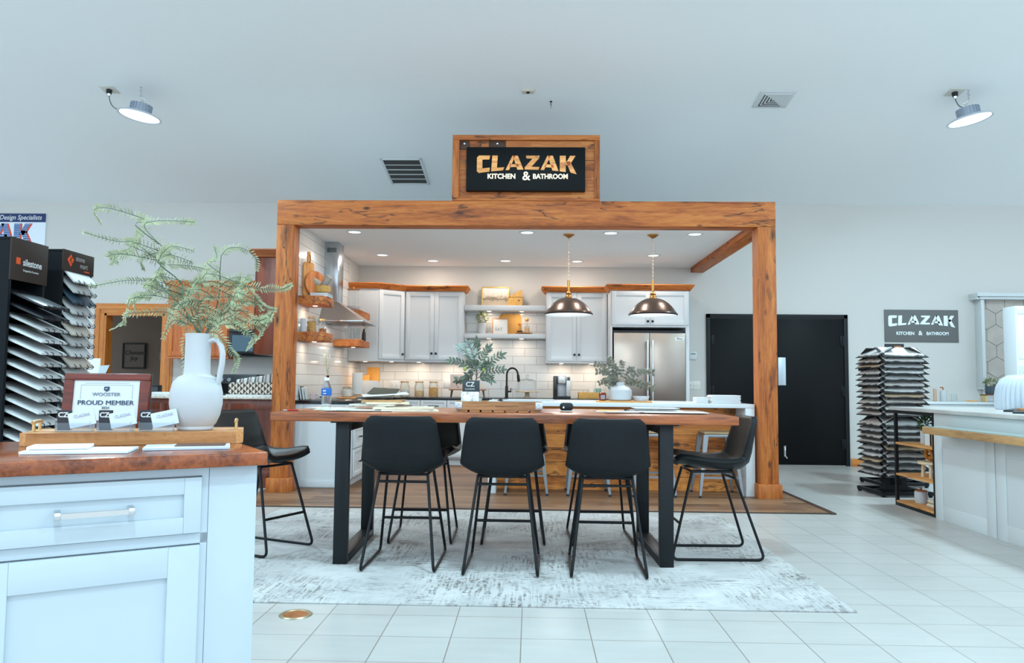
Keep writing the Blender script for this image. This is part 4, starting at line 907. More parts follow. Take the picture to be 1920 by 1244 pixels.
# ------------------------------------------------------------------ black stools
def stool_shell(lift=0, shrink=1.0):
    prof = [(.238, .582), (.228, .597), (.17, .590), (.08, .574), (-.02, .560), (-.10, .556), (-.165, .566), (-.212, .602), (-.232, .67), (-.244, .75), (-.255, .83), (-.260, .893)]
    P = [Vector((0, y, z)) for y, z in prof]; n = len(P); cum = [0]
    for a, b_ in zip(P, P[1:]): cum.append(cum[-1]+(b_-a).length)
    T = cum[-1]
    def at(s):
        s = max(0, min(T, s))
        for i in range(n-1):
            if s <= cum[i+1]: 
                q = (s-cum[i])/(cum[i+1]-cum[i]); return P[i].lerp(P[i+1], q)
        return P[-1]
    NV, NU = 34, 22; m = MB(); grid = []
    for j in range(NV+1):
        s = T*j/NV; p = at(s); tg = (at(s+.03)-at(s-.03)).normalized(); nn = Vector((1, 0, 0)).cross(tg); nn = nn if nn.y+nn.z > 0 else -nn   # towards the sitter
        v = j/NV
        hw = .218+.022*math.sin(PI*min(1, v*1.0)) - (.016*max(0, v-.62)/.38 if v > .62 else 0)
        e = min(v*T, (1-v)*T); R = .05
        if e < R: hw -= R*.62*(1-math.sqrt(max(0, 1-(1-e/R)**2)))
        curl = (.052+.016*math.exp(-((v-.52)/.2)**2))*(1 if v < .75 else 1-.6*(v-.75)/.25)
        row = []
        for i in range(NU+1):
            u = -1+2*i/NU; x = hw*u; row.append(m.bm.verts.new(p+Vector((x*shrink, 0, 0))+nn*(curl*abs(u*shrink)**2.9+lift)))
        grid.append(row)
    for j in range(NV):
        for i in range(NU): m.bm.faces.new((grid[j][i], grid[j][i+1], grid[j+1][i+1], grid[j+1][i]))
    return m
def finish_shell(m, name, mat, parent, th, off):
    o = m.build(name, mat, parent, smooth=60)
    s = o.modifiers.new('thick', 'SOLIDIFY'); s.thickness = th; s.offset = off; s.use_even_offset = False
    bv = o.modifiers.new('round', 'BEVEL'); bv.width = th*.35; bv.segments = 2; bv.limit_method = 'ANGLE'; bv.angle_limit = 1.0
    return o
def make_stool():
    t = thing('bar_stool', 'x', 'bar stool', (0, 0, 0))
    o = finish_shell(stool_shell(), 'seat_shell', LEATHER, t, .030, 0)
    ln = stool_shell(.0185, .95).build('lining', LEATHIN, t, smooth=60); s_ = ln.modifiers.new('thick', 'SOLIDIFY'); s_.thickness = .004; s_.offset = 0
    r = .0088
    for sx in (-1, 1):
        x1, x0 = sx*.145, sx*.212
        pts = []
        def arc(a, b_, c, rad, n=6):                        # rounded corner at b
            a, b_, c = Vector(a), Vector(b_), Vector(c); p = b_+(a-b_).normalized()*rad; q = b_+(c-b_).normalized()*rad
            return [p*(1-s)**2+b_*2*s*(1-s)+q*s*s for s in [i/n for i in range(n+1)]]
        A, B, Cc, D = (x1, .15, .545), (x0, .295, r), (x0, -.285, r), (x1, -.11, .545)
        pts = [Vector(A)]+arc(A, B, Cc, .045)+arc(B, Cc, D, .045)+[Vector(D)]
        MB().tube(pts, r, 10).rod(A, D, r).build('sled_leg', BLACKM, t)
    def on(a, b_, z): s = (z-a[2])/(b_[2]-a[2]); return tuple(a[i]+(b_[i]-a[i])*s for i in range(3))
    fa = [on((sx*.145, .15, .545), (sx*.212, .295, r), .225) for sx in (-1, 1)]; MB().rod(fa[0], fa[1], r).build('footrest', BLACKM, t)
    ba = [on((sx*.145, -.11, .545), (sx*.212, -.285, r), .50) for sx in (-1, 1)]; MB().rod(ba[0], ba[1], r*.9).build('crossbar', BLACKM, t)
    MB().rod((-.145, .15, .543), (.145, .15, .543), r*.9).build('seat_bracket', BLACKM, t); MB().rod((-.145, -.11, .543), (.145, -.11, .543), r*.9).build('seat_bracket', BLACKM, t)
    return t
st0 = make_stool()
GR = 'black leather sled base bar stools around the table'
SP = [(-.755, 4.765, -.01, 'black leather bar stool seen from behind, leftmost of the near three at the table'),
      (-.158, 4.70, -.02, 'black leather bar stool seen from behind, middle of the near three at the table'),
      (.458, 4.69, -.03, 'black leather bar stool seen from behind, rightmost of the near three at the table'),
      (-.745, 5.54, PI+.02, 'bar stool on the far side of the table, behind the leftmost near stool'),
      (-.115, 5.55, PI+.02, 'bar stool on the far side of the table, behind the middle near stool'),
      (.50, 5.56, PI+.03, 'bar stool on the far side of the table, behind the rightmost near stool'),
      (1.175, 5.12, PI/2+.03, 'bar stool at the right end of the table, turned sideways, showing its lining'),
      (-1.79, 5.10, -PI/2-.43, 'bar stool at the left end of the table, partly behind the wood topped counter')]
for i, (x, y, a, lab) in enumerate(SP):
    if i == 0: st0.location = (x, y, RZ); st0.rotation_euler = (0, 0, a); st0['label'] = lab; st0['group'] = GR
    else: dup(st0, (x, y, RZ), a, lab, GR)

# ------------------------------------------------------------------ galvanised stools at the island
def metal_stool():
    t = thing('metal_stool', 'x', 'stool', (0, 0, 0), 0, 'galvanised backless stools at the island')
    MB().box(-.152, .152, -.152, .152, .607, .628, .01).build('seat', wood('stool_seat_wood', 0, (120, 100, 88), (156, 136, 120), (180, 160, 144), knots=0), t)
    MB().box(-.148, .148, -.148, .148, .575, .606, .008).build('apron', GALV, t)
    for sx in (-1, 1):
        for sy in (-1, 1):
            m = MB(); p0 = Vector((sx*.132, sy*.132, .60)); p1 = Vector((sx*.205, sy*.205, .012)); q = []
            for p, w in ((p0, .024), (p1, .011)): q += [m.bm.verts.new(p+Vector((a*w, b_*w, 0))) for a, b_ in ((-1, -1), (1, -1), (1, 1), (-1, 1))]
            for f in ((3, 2, 1, 0), (4, 5, 6, 7), (0, 1, 5, 4), (1, 2, 6, 5), (2, 3, 7, 6), (3, 0, 4, 7)): m.bm.faces.new([q[k] for k in f])
            lg = m.build('leg', GALV, t); MB().lathe([(0, 0), (.015, 0), (.015, .02), (0, .02)], seg=10, c=(sx*.205, sy*.205, 0)).build('foot_cap', M('rubber', (40, 40, 42), .7), lg)
    for z in (.19, .25):
        c = .132+.073*(.6-z)/.59
        m = MB()
        for a in (-1, 1):
            m = MB()
            if z == .19: m.bar((-c, a*c, z), (c, a*c, z), .008, .022)
            else: m.bar((a*c, -c, z), (a*c, c, z), .008, .022)
            m.build('cross_brace', GALV, t)
    return t
ms0 = metal_stool()
for i, (x, lab) in enumerate(((-.035, 'galvanised backless stool at the island, leftmost, behind the middle black stool'), (.575, 'galvanised backless stool at the island, second from left, behind the rightmost near stool'),
                              (1.21, 'galvanised backless stool at the island, third from left, behind the table leg'), (1.855, 'galvanised backless stool at the island, rightmost, behind the side turned stool'))):
    if i == 0: ms0.location = (x, 7.80, .0085); ms0['label'] = lab
    else: dup(ms0, (x, 7.80, .0085), 0, lab)

# ------------------------------------------------------------------ things on the table
TZ = .9145
t = thing('water_bottle', 'clear plastic water bottle with blue label at left on the table', 'bottle', (-1.285, 4.85, TZ))
PET = M('pet_plastic', (240, 248, 252), .06, trans=.9, ior=1.2, alpha=.5)
MB().lathe([(0, .004), (.02, 0), (.03, .004), (.031, .02), (.028, .028), (.031, .036), (.028, .046), (.031, .056), (.028, .066), (.031, .076), (.028, .086), (.0315, .10), (.0315, .14), (.029, .152), (.018, .175), (.0125, .186), (.0125, .196), (0, .196)], seg=28).build('body', PET, t)
MB().lathe([(.0322, .098), (.0325, .10), (.0325, .14), (.0322, .142)], seg=28).build('label_band', M('label_blue', (30, 96, 176), .4), t)
MB().lathe([(0, .192), (.015, .192), (.0155, .196), (.0155, .208), (.014, .21), (0, .21)], seg=20).build('cap', M('cap_white', (220, 235, 245), .4), t)
MB().box(-.014, .004, -.0345, -.033, .124, .131).build('label_mark', PAPER, t); MB().box(-.012, .006, -.0345, -.033, .108, .113).build('label_mark', PAPER, t)
t = thing('red_pen', 'red and white pen lying near the left end of the table', 'pen', (-1.485, 4.80, TZ+.005), .05)
MB().rod((-.03, 0, 0), (.04, 0, 0), .0048).build('barrel', M('pen_red', (180, 30, 24), .35), t); MB().rod((-.055, 0, 0), (-.03, 0, 0), .0045).rod((.04, 0, 0), (.06, 0, 0), .0045, .001).build('tip', CHROME, t)
t = thing('black_pen', 'dark ballpoint pen lying behind the water bottle', 'pen', (-1.19, 4.84, TZ+.005), -.08)
MB().rod((-.03, 0, 0), (.055, 0, 0), .004).build('barrel', M('pen_blue', (60, 84, 110), .35), t); MB().rod((-.05, 0, 0), (-.03, 0, 0), .004, .001).build('tip', CHROME, t)
SAMP = [('light oak', (214, 190, 160)), ('cream', (228, 222, 208)), ('natural maple', (200, 164, 116)), ('pale grey', (196, 192, 186)), ('honey', (184, 132, 84)), ('white', (232, 230, 226)), ('taupe', (150, 138, 124)), ('dark espresso', (72, 64, 56))]
rg = random.Random(4)
def sampledoor(x, y, z, w, d, h, a, tx, col, lab, name='door_sample', cat='sample', group='cabinet door samples piled on the table'):
    t = thing(name, lab, cat, (x, y, z), a, group); t.rotation_euler = (tx[0], tx[1], a); c_ = M('sample_%d_%d_%d' % col, col, .5, var=.08, vscale=12)
    m = MB(); m.box(-w/2, w/2, -d/2, d/2, 0, h*.7, .001)
    r_ = min(w, d)*.2; m.box(-w/2, w/2, -d/2, -d/2+r_, h*.6, h).box(-w/2, w/2, d/2-r_, d/2, h*.6, h).box(-w/2, -w/2+r_, -d/2+r_, d/2-r_, h*.6, h).box(w/2-r_, w/2, -d/2+r_, d/2-r_, h*.6, h)
    m.build('board', c_, t, smooth=0); return t
sampledoor(-.79, 5.02, TZ, .36, .30, .012, .22, (0, 0), (226, 214, 194), 'cream door sample flat on the table, lowest of the pile')
sampledoor(-.82, 5.04, TZ+.013, .38, .32, .012, .10, (0, 0), (214, 200, 176), 'beige door sample, second from the bottom of the pile')
sampledoor(-1.02, 5.22, TZ+.026, .30, .30, .013, -.25, (0, 0), (206, 196, 182), 'pale taupe door sample, lower left in the pile')
sampledoor(-.98, 5.20, TZ+.040, .28, .26, .013, .35, (0, 0), (224, 206, 178), 'light oak door sample in the middle of the pile')
sampledoor(-.99, 5.22, TZ+.054, .26, .26, .013, .05, (0, 0), (190, 146, 98), 'honey coloured door sample near the top of the pile')
sampledoor(-1.06, 5.25, TZ+.068, .20, .20, .013, -.1, (0, 0), (68, 66, 64), 'charcoal door sample near the top of the pile')
sampledoor(-1.02, 5.24, TZ+.083, .24, .22, .010, .3, (0, 0), (176, 170, 160), 'grey door sample on top, under the loose papers')
MB().box(-.15, .15, -.11, .11, 0, .003).build('loose_paper', PAPER, loc=(-.98, 5.20, TZ+.101), rot=(.04, -.06, .25), label='loose white sheet lying across the sample pile', cat='paper')
MB().box(-.095, .095, -.07, .07, 0, .006, .001).build('brown_folder', M('folder_brown', (80, 72, 60), .7, spec=.2), loc=(-1.0, 5.25, TZ+.118), rot=(.28, .05, -.1), label='dark olive folder tilted on top of the sample pile', cat='folder')
for k, (x, y, w, d, a, c_, lab) in enumerate(((-1.25, 5.15, .36, .24, .15, (206, 216, 190), 'pale green sheet on the table behind the water bottle'), (-1.36, 5.3, .30, .22, -.2, (214, 226, 232), 'pale blue sheet at the far left of the table'), (-1.08, 4.93, .42, .22, .03, (226, 224, 218), 'long cream sheet on the table right of the water bottle'))):
    MB().box(-w/2, w/2, -d/2, d/2, 0, .002).build('paper_sheet', M('sheet%d' % k, c_, .7), loc=(x, y, TZ+.0005+.0022*k), rot=(0, 0, a), label=lab, cat='paper')
# crate tray with planter
t = thing('wooden_crate', 'low reclaimed wood tray with metal corners in the table centre', 'tray', (-.205, 5.09, TZ), .02)
CW = wood('crate_wood', 0, (92, 62, 46), (150, 110, 84), (186, 146, 116), knots=.5)
MB().box(-.275, .275, -.13, -.112, .012, .068, .002).box(-.275, .275, .112, .13, .012, .068, .002).box(-.275, -.257, -.112, .112, .012, .068, .002).box(.257, .275, -.112, .112, .012, .068, .002).box(-.257, .257, -.112, .112, .012, .022).build('tray_box', CW, t, smooth=0)
m = MB()
for k in range(7): m.box(-.265+k*.078, -.20+k*.078, -.128, .128, 0, .012)
m.build('slat', CW, t, smooth=0)
for sx in (-1, 1):
    m = MB().box(sx*.278-.003 if sx > 0 else -.281, sx*.278+.003 if sx > 0 else -.275, -.134, .134, .018, .064, .001); a, b_ = sorted((sx*.28, sx*.235)); m.box(a, b_, -.135, -.1305, .018, .064, .001)
    for z in (.03, .052): m.ball((sx*.256, -.136, z), .005, (1, .5, 1), 8, 6)
    m.build('metal_corner', M('corner_silver', (196, 198, 202), .35, .7), t)
PZ = TZ+.023
t = thing('brochure_box', 'white marble patterned planter box with dark card in the wooden tray', 'planter', (-.395, 5.06, PZ), .06)
mm, nt, b = newmat('marble_lines'); N = nt.nodes; L = nt.links; tc = N.new('ShaderNodeTexCoord'); v = N.new('ShaderNodeTexVoronoi'); v.feature = 'DISTANCE_TO_EDGE'; v.inputs['Scale'].default_value = 24; L.new(tc.outputs['Object'], v.inputs['Vector'])
r = N.new('ShaderNodeValToRGB'); e = r.color_ramp.elements; e[0].position = .01; e[0].color = (*lin((150, 156, 160)), 1); e[1].position = .05; e[1].color = (*lin((232, 238, 240)), 1); L.new(v.outputs['Distance'], r.inputs[0]); L.new(r.outputs[0], b.inputs['Base Color'])
MB().box(-.057, .057, -.04, .04, 0, .105, .003).build('box', mm, t)
MB().box(-.05, .062, -.03, -.0, .10, .178, .002).build('dark_card', M('card_dark', (52, 58, 60), .5), t)
text('card_lettering', 'CZ', .042, PAPER, t, (.0, -.032, .152), offset=.0006); text('card_lettering', 'CLAZAK', .014, PAPER, t, (0, -.032, .122), xs=1.2)
# olive tree
t = thing('olive_tree', 'small faux olive branch tree standing in the wooden table tray', 'plant', (-.36, 5.13, PZ))
OL = M('olive_leaf', (92, 104, 88), .6, var=.4, vscale=25); OL2 = M('olive_leaf_pale', (150, 164, 156), .6, var=.2, vscale=25); TR = M('olive_bark', (110, 92, 80), .8)
MB().lathe([(0, 0), (.034, 0), (.04, .06), (.036, .062), (0, .055)], seg=20).build('pot', M('pot_grey', (176, 180, 178), .6), t)
rg = random.Random(12)
MB().tube([(0, 0, .05), (-.008, 0, .14), (.004, .005, .22), (-.01, 0, .30), (0, 0, .36)], .005, 8, rads=[.006, .005, .0045, .0035, .002]).build('trunk', TR, t)
BRN = [((0, .27), (-.20, .33)), ((0, .25), (-.10, .20)), ((0, .30), (-.13, .42)), ((0, .31), (.0, .46)), ((0, .27), (.09, .42)), ((0, .24), (.19, .37)), ((0, .22), (.20, .27)), ((0, .22), (.12, .20)), ((0, .2), (-.16, .19)), ((0, .3), (-.06, .45)), ((0, .27), (.02, .30)), ((0, .23), (-.05, .33)), ((0, .26), (.10, .30))]
for k, ((x0, z0), (x1, z1)) in enumerate(BRN):
    y1 = rg.uniform(-.10, .10); a = Vector((x0, 0, z0-.03)); c_ = Vector((x1*.82, y1, z1*.93)); mid = a.lerp(c_, .5)+Vector((0, 0, .03)); pts = [a*(1-q)**2+mid*2*q*(1-q)+c_*q*q for q in [i/8 for i in range(9)]]
    br = MB().tube(pts, .0018, 5).build('branch', TR, t); m = MB()
    for i in range(2, 9):
        for sd in (-1, 1):
            d = (pts[i]-pts[i-1]).normalized(); sv = Vector((d.z, rg.uniform(-.4, .4), -d.x)).normalized()*sd
            m.leaf(pts[i], d*.8+sv*rg.uniform(.7, 1.2), (rg.uniform(-.4, .4), -1, rg.uniform(-.2, .6)), rg.uniform(.034, .050), .016, segs=3)
    m.leaf(pts[-1], pts[-1]-pts[-2], (0, -1, .2), .055, .02)
    m.build('leaves', OL2 if k in (2, 9) else OL, br, smooth=0, recalc=False)
for x, z in ((-.075, .255), (.05, .25), (-.075, .155)): MB().ball((x, -.03, z), .0115, (1, 1, 1.35), 12, 8).build('olive', M('olive_green', (150, 160, 84), .4, var=.3, vscale=50), t)
# items in the tray
t = thing('rolled_papers', 'crumpled white brochure standing in the wooden tray by the planter', 'brochure', (-.30, 5.06, PZ), .2)
MB().prism([(0, 0), (.11, 0), (.10, .045), (.03, .055)], -.03, -.027, 'xz').prism([(-.02, 0), (.09, 0), (.06, .06), (0, .035)], .0, .003, 'xz').build('sheet', PAPER, t, smooth=0)
t = thing('black_tape_measure', 'black wrapped tool lying on papers in the wooden tray', 'tool', (-.175, 5.08, PZ+.03), .3)
MB().ball((0, 0, .012), .03, (1.5, .8, .7), 16, 10).build('grip', BLACKP, t)
t = thing('notebook', 'white notebook lying across the right half of the wooden tray', 'notebook', (-.01, 5.10, TZ+.069), .04)
MB().box(-.17, .16, -.09, .09, .002, .009, .001).build('pages', PAPER, t); MB().box(-.175, .165, -.095, .095, 0, .002).box(-.175, .165, -.095, .095, .009, .011).build('cover', M('note_cover', (222, 226, 228), .5), t)
t = thing('smart_speaker', 'small black rounded speaker with pale base on the table', 'speaker', (.243, 5.22, TZ))
MB().box(-.045, .045, -.03, .03, .004, .058, .022, seg=4).build('body', M('speaker_black', (28, 32, 36), .7, bump=.3, bscale=300), t); MB().box(-.042, .042, -.028, .028, 0, .006, .003).build('base', M('speaker_base', (210, 214, 216), .4), t)
MB().prism([(-.028, .022), (-.014, .022), (-.017, .036), (-.025, .032)], -.0315, -.0295, 'xz').build('logo', PAPER, t, smooth=0)
for k, (x, y, w, d, a, lab) in enumerate(((.60, 5.28, .30, .21, -.12, 'white sheet with pens on it, right half of the table'), (.88, 5.42, .34, .24, .0, 'white document with a dark edge near the back right of the table'), (.93, 5.08, .42, .26, -.05, 'large white drawing sheet at the right end of the table'), (.60, 5.02, .24, .16, .1, 'small white sheet at the front edge, right half of the table'))):
    MB().box(-w/2, w/2, -d/2, d/2, 0, .0025).build('paper_sheet', PAPER, loc=(x, y, TZ+.0005+.003*k), rot=(0, 0, a), label=lab, cat='paper', group='loose sheets at the right of the table')
t = thing('clipboard', 'thin dark edged clipboard on the papers at back right of the table', 'clipboard', (.86, 5.36, TZ+.016)); MB().box(-.15, .15, -.11, .11, 0, .006, .001).build('board', M('clip_dark', (44, 40, 40), .5), t); MB().box(-.15, .15, -.105, .112, .006, .009).build('paper', PAPER, t)
t = thing('yellow_pencil', 'yellow pencil lying on the white sheets, right half of the table', 'pencil', (.54, 5.27, TZ+.008), -.35); MB().rod((-.08, 0, 0), (.06, 0, 0), .004, seg=6).build('shaft', M('pencil_yellow', (226, 160, 60), .5), t); MB().rod((.06, 0, 0), (.08, 0, 0), .004, .0005, seg=6).build('point', M('pencil_wood', (200, 160, 120), .6), t)
t = thing('scissors_clip', 'small dark binder clip on the white sheets, right half of the table', 'clip', (.65, 5.24, TZ+.0045)); MB().box(-.018, .018, -.006, .006, 0, .012, .002).build('clip', BLACKP, t); MB().tube([(0, -.005, .006), (.02, -.01, .012), (.03, 0, .014), (.02, .01, .012)], .0015, 5).build('wire', CHROME, t)
# ------------------------------------------------------------------ near left counter (local x along the front towards the right, y inward)
A33 = math.radians(33)
t = thing('display_counter', 'white shaker cabinet with thick glossy wood top in the left foreground', 'counter', (-.702, 2.071, 0), A33)
NW = wood('counter_walnut', 1, (70, 34, 22), (138, 74, 44), (178, 104, 66), knots=.15, rough=.14, grain=.9)
MB().box(-1.55, 0, 0, .66, .879, .914, .004, seg=3).build('wood_top', NW, t)
CW2 = M('cabinet_cool_white', (190, 200, 206), .65, spec=.25)
f = .042
MB().box(-1.53, -.018, f+.012, .64, 0, .878, .001).build('body', CW2, t)
MB().box(-.14, -.018, f-.002, f+.012, 0, .878, .001).build('corner_panel', CW2, t)
m = MB(); m.box(-1.53, -.141, f, f+.012, .856, .878); m.box(-1.53, -.141, f, f+.012, .682, .708); m.box(-.158, -.141, f, f+.012, 0, .856); m.box(-1.53, -.158, f, f+.012, 0, .09); m.build('face_frame', CW2, t, smooth=0)
d = shaker('drawer', t, -.63-.02, -.160, .711, .853, f+.006, th=.02, rail=.042, mat=CW2)
hz = .783
m = MB(); m.bar((-.486, f-.05, hz), (-.323, f-.05, hz), .012, .012); m.build('handle', M('satin_nickel', (205, 200, 196), .25, .6), d)
[MB().box(x-.007, x+.007, f-.058, f-.012, hz-.008, hz+.01, .002).build('handle_post', CHROME, d) for x in (-.483, -.326)]
shaker('drawer', t, -1.51, -.66, .711, .853, f+.006, th=.02, rail=.042, mat=CW2)
shaker('door', t, -.65, -.160, .10, .679, f+.006, th=.02, rail=.075, mat=CW2)
shaker('door', t, -1.51, -.66, .10, .679, f+.006, th=.02, rail=.075, mat=CW2)
# long board tray
TA = math.radians(20)
t = thing('serving_tray', 'long pale butcher block board with brass handles on the counter', 'tray', (-1.413, 2.144, .9145), TA)
BB = wood('butcher_block', 0, (150, 96, 58), (196, 144, 100), (224, 180, 136), knots=.1, rough=.45, plank=1, plank_w=.045, gapc=.8)
c_ = .012
m = MB(); m.prism([(0, 0), (.555, 0), (.575, .02), (.575, .21), (.555, .23), (0, .23), (-.02, .21), (-.02, .02)], 0, .036, 'xy'); m.build('board', BB, t, smooth=0)
GOLD = M('gold_handle', (214, 176, 120), .35, .8)
for x in (.0, .553):
    m = MB(); m.rod((x, .08, .036), (x, .08, .062), .0045, seg=10).rod((x, .15, .036), (x, .15, .062), .0045, seg=10); m.tube([(x, .065, .062), (x, .08, .064), (x, .15, .064), (x, .165, .062)], .0055, 8); m.build('handle', GOLD, t)
TZ2 = .9515
# pitcher
t = thing('white_pitcher', 'tall white ceramic pitcher with bulbous body and long neck on the board', 'pitcher', (-1.035, 2.375, TZ2))
prof = [(0, 0), (.05, 0), (.053, .004), (.053, .012), (.060, .02), (.071, .045), (.0775, .08), (.077, .115), (.070, .145), (.055, .162), (.042, .168), (.0385, .175), (.0375, .22), (.0375, .285), (.0395, .295), (.037, .297), (.035, .29), (.035, .20), (.03, .17), (0, .165)]
MB().lathe(prof, seg=48).build('body', CERAM, t)
hp = [(.034, 0, .272), (.048, 0, .279), (.062, 0, .275), (.073, 0, .258), (.078, 0, .235), (.077, 0, .205), (.072, 0, .175), (.069, 0, .152), (.062, 0, .138)]
m = MB(); rings = []
for i, p in enumerate(hp):
    p = Vector(p); a = Vector(hp[max(0, i-1)]); b_ = Vector(hp[min(len(hp)-1, i+1)]); tg = (b_-a).normalized(); nn = Vector((tg.z, 0, -tg.x)); rings.append([m.bm.verts.new(p+nn*.0085*math.cos(q)+Vector((0, 1, 0))*.012*math.sin(q)) for q in [k*PI/5 for k in range(10)]])
for R0, R1 in zip(rings, rings[1:]):
    for k in range(10): m.bm.faces.new((R0[k], R0[(k+1) % 10], R1[(k+1) % 10], R1[k]))
m.bm.faces.new(rings[0][::-1]); m.bm.faces.new(rings[-1]); m.build('handle', CERAM, t)
# fern stems, traced in the plane of the pitcher mouth and spread in depth
FL = M('fern_leaf', (158, 164, 128), .55, var=.35, vscale=12); FST = M('fern_stem', (84, 104, 84), .6)
t = thing('fern_bouquet', 'large airy bunch of faux feathery green branches in the white pitcher', 'branches', (-1.035, 2.375, TZ2+.285))
def zc(zx, zy): return ((150+zx/3.659-370)*.00166, (628-(360+zy/3.659))*.00166)
MAIN = [[(820, 970), (720, 770), (640, 600), (570, 480), (500, 370), (430, 240), (350, 150)], [(810, 970), (700, 770), (560, 600), (440, 430), (300, 340)], [(840, 960), (880, 800), (920, 660), (960, 540), (1000, 430)],
        [(830, 970), (800, 820), (760, 700), (720, 560)], [(850, 960), (930, 800), (1050, 700), (1180, 640)], [(845, 965), (900, 850), (1050, 800), (1150, 800)], [(825, 965), (740, 850), (640, 790), (560, 770)]]
FR = [[(360, 155), (300, 120), (220, 115), (120, 130), (0, 155)], [(480, 330), (470, 240), (520, 190), (600, 150), (640, 140), (720, 185), (815, 212)], [(440, 300), (350, 245), (260, 265), (160, 300), (25, 270)],
      [(245, 290), (220, 330), (170, 370), (90, 410)], [(500, 380), (400, 345), (310, 330), (250, 300)], [(440, 430), (350, 430), (270, 450), (180, 450)], [(245, 330), (255, 400), (270, 505)],
      [(560, 600), (460, 550), (380, 570), (290, 590), (140, 655)], [(620, 720), (520, 700), (430, 720), (330, 775)], [(740, 900), (640, 830), (520, 800), (420, 830), (300, 830), (245, 880), (262, 935)],
      [(960, 540), (900, 480), (860, 420), (830, 325)], [(1000, 430), (1040, 380), (1090, 360), (1120, 400), (1135, 490)], [(930, 620), (1000, 550), (1080, 540), (1150, 590), (1200, 600)], [(1180, 640), (1250, 640), (1320, 620), (1415, 600)],
      [(1080, 760), (1160, 850), (1260, 830), (1365, 850)], [(1000, 800), (1100, 860), (1190, 910), (1262, 1000)], [(1060, 880), (1140, 960), (1170, 1010), (1200, 1062)], [(870, 940), (960, 960), (1010, 1060), (1040, 1130), (1062, 1215)],
      [(800, 960), (730, 960), (700, 1040), (690, 1100), (712, 1210)], [(760, 900), (690, 870), (640, 890), (605, 990)], [(1190, 650), (1200, 710), (1220, 760), (1290, 775)], [(640, 500), (700, 480), (780, 490), (820, 560)],
      [(720, 560), (740, 600), (800, 620), (850, 590)], [(860, 620), (900, 560), (960, 560), (1040, 600)], [(560, 600), (500, 500), (440, 440), (400, 350)], [(700, 770), (640, 690), (560, 640), (480, 640)],
      [(800, 820), (850, 720), (900, 700), (1000, 690)], [(760, 700), (700, 640), (640, 640), (590, 690)], [(880, 800), (960, 760), (1040, 680), (1100, 690)], [(900, 850), (980, 850), (1060, 880), (1100, 950)],
      [(740, 850), (700, 800), (690, 730), (720, 660)], [(880, 900), (940, 900), (980, 870), (1080, 830)], [(830, 930), (780, 860), (770, 790), (800, 720)], [(560, 480), (620, 400), (600, 380), (540, 300)], [(850, 930), (870, 860), (850, 780), (870, 700)],
      [(640, 790), (600, 740), (560, 760), (540, 830), (560, 900)], [(500, 370), (440, 380), (380, 440), (360, 500)], [(1050, 700), (1100, 740), (1180, 740), (1200, 780)], [(1000, 620), (1040, 640), (1100, 640), (1160, 700)]]
rg = random.Random(33)
def smoothpts(P, n):
    out = []; m_ = len(P)
    for i in range(n+1):
        s = i/n*(m_-1); k = min(int(s), m_-2); q = s-k; p0, p1, p2, p3 = P[max(k-1, 0)], P[k], P[k+1], P[min(k+2, m_-1)]
        out.append(.5*((2*p1)+(p2-p0)*q+(2*p0-5*p1+4*p2-p3)*q*q+(3*p1-p0-3*p2+p3)*q**3))
    return out
def depth(zx, zy, k): r_ = min(1, math.hypot(zx-830, zy-970)/500); return .085*math.sin(zx*.019+zy*.012)*r_+k*.12
for i, P in enumerate(MAIN):
    k = rg.uniform(-.09, .09); pts = smoothpts([Vector((zc(x, y)[0], depth(x, y, k), zc(x, y)[1])) for x, y in P], 18); pts = [Vector((pts[0].x*.2, 0, -.12))]+pts
    MB().tube(pts, .002, 6, rads=[.0026]+[.0024*(1-.6*j/19) for j in range(19)]).build('branch', FST, t)
def frond(pts, k, name='frond', L0=.023):
    b = MB().tube(pts, .0011, 4).build(name, FST, t); m = MB(); n = len(pts)
    for i in range(1, n):
        s = i/(n-1); d = (pts[i]-pts[i-1]).normalized()
        for sd in (-1, 1):
            sv = Vector((-d.z, rg.uniform(-.35, .35), d.x)).normalized()*sd; L_ = L0*(1-.55*s**2)*rg.uniform(.8, 1.15)
            m.leaf(pts[i], sv+d*.75, (0, -1, .3), L_, .0045, segs=2, fold=.1)
    m.build('leaflets', FL, b, smooth=0, recalc=False)
for i, P in enumerate(FR):
    k = rg.uniform(-.12, .12); V = [Vector((zc(x, y)[0], depth(x, y, k), zc(x, y)[1])) for x, y in P]; L_ = sum((b_-a).length for a, b_ in zip(V, V[1:])); frond(smoothpts(V, max(8, int(L_/.0085))), k)
for i in range(40):                                         # inner filler sprays
    x0, y0 = (rg.gauss(860, 160), rg.uniform(600, 930)) if i % 5 else (rg.uniform(330, 640), rg.uniform(360, 700)); a = rg.uniform(-.4, PI+.4); l = rg.uniform(110, 190); P = [(x0, y0), (x0+l*.5*math.cos(a), y0-l*.5*math.sin(a)), (x0+l*math.cos(a), y0-l*.8*math.sin(a)+30)]
    k = rg.uniform(-.16, .16); V = [Vector((zc(x, y)[0], depth(x, y, k), zc(x, y)[1])) for x, y in P]; L_ = sum((b_-a_).length for a_, b_ in zip(V, V[1:])); frond(smoothpts(V, max(7, int(L_/.0085))), k)
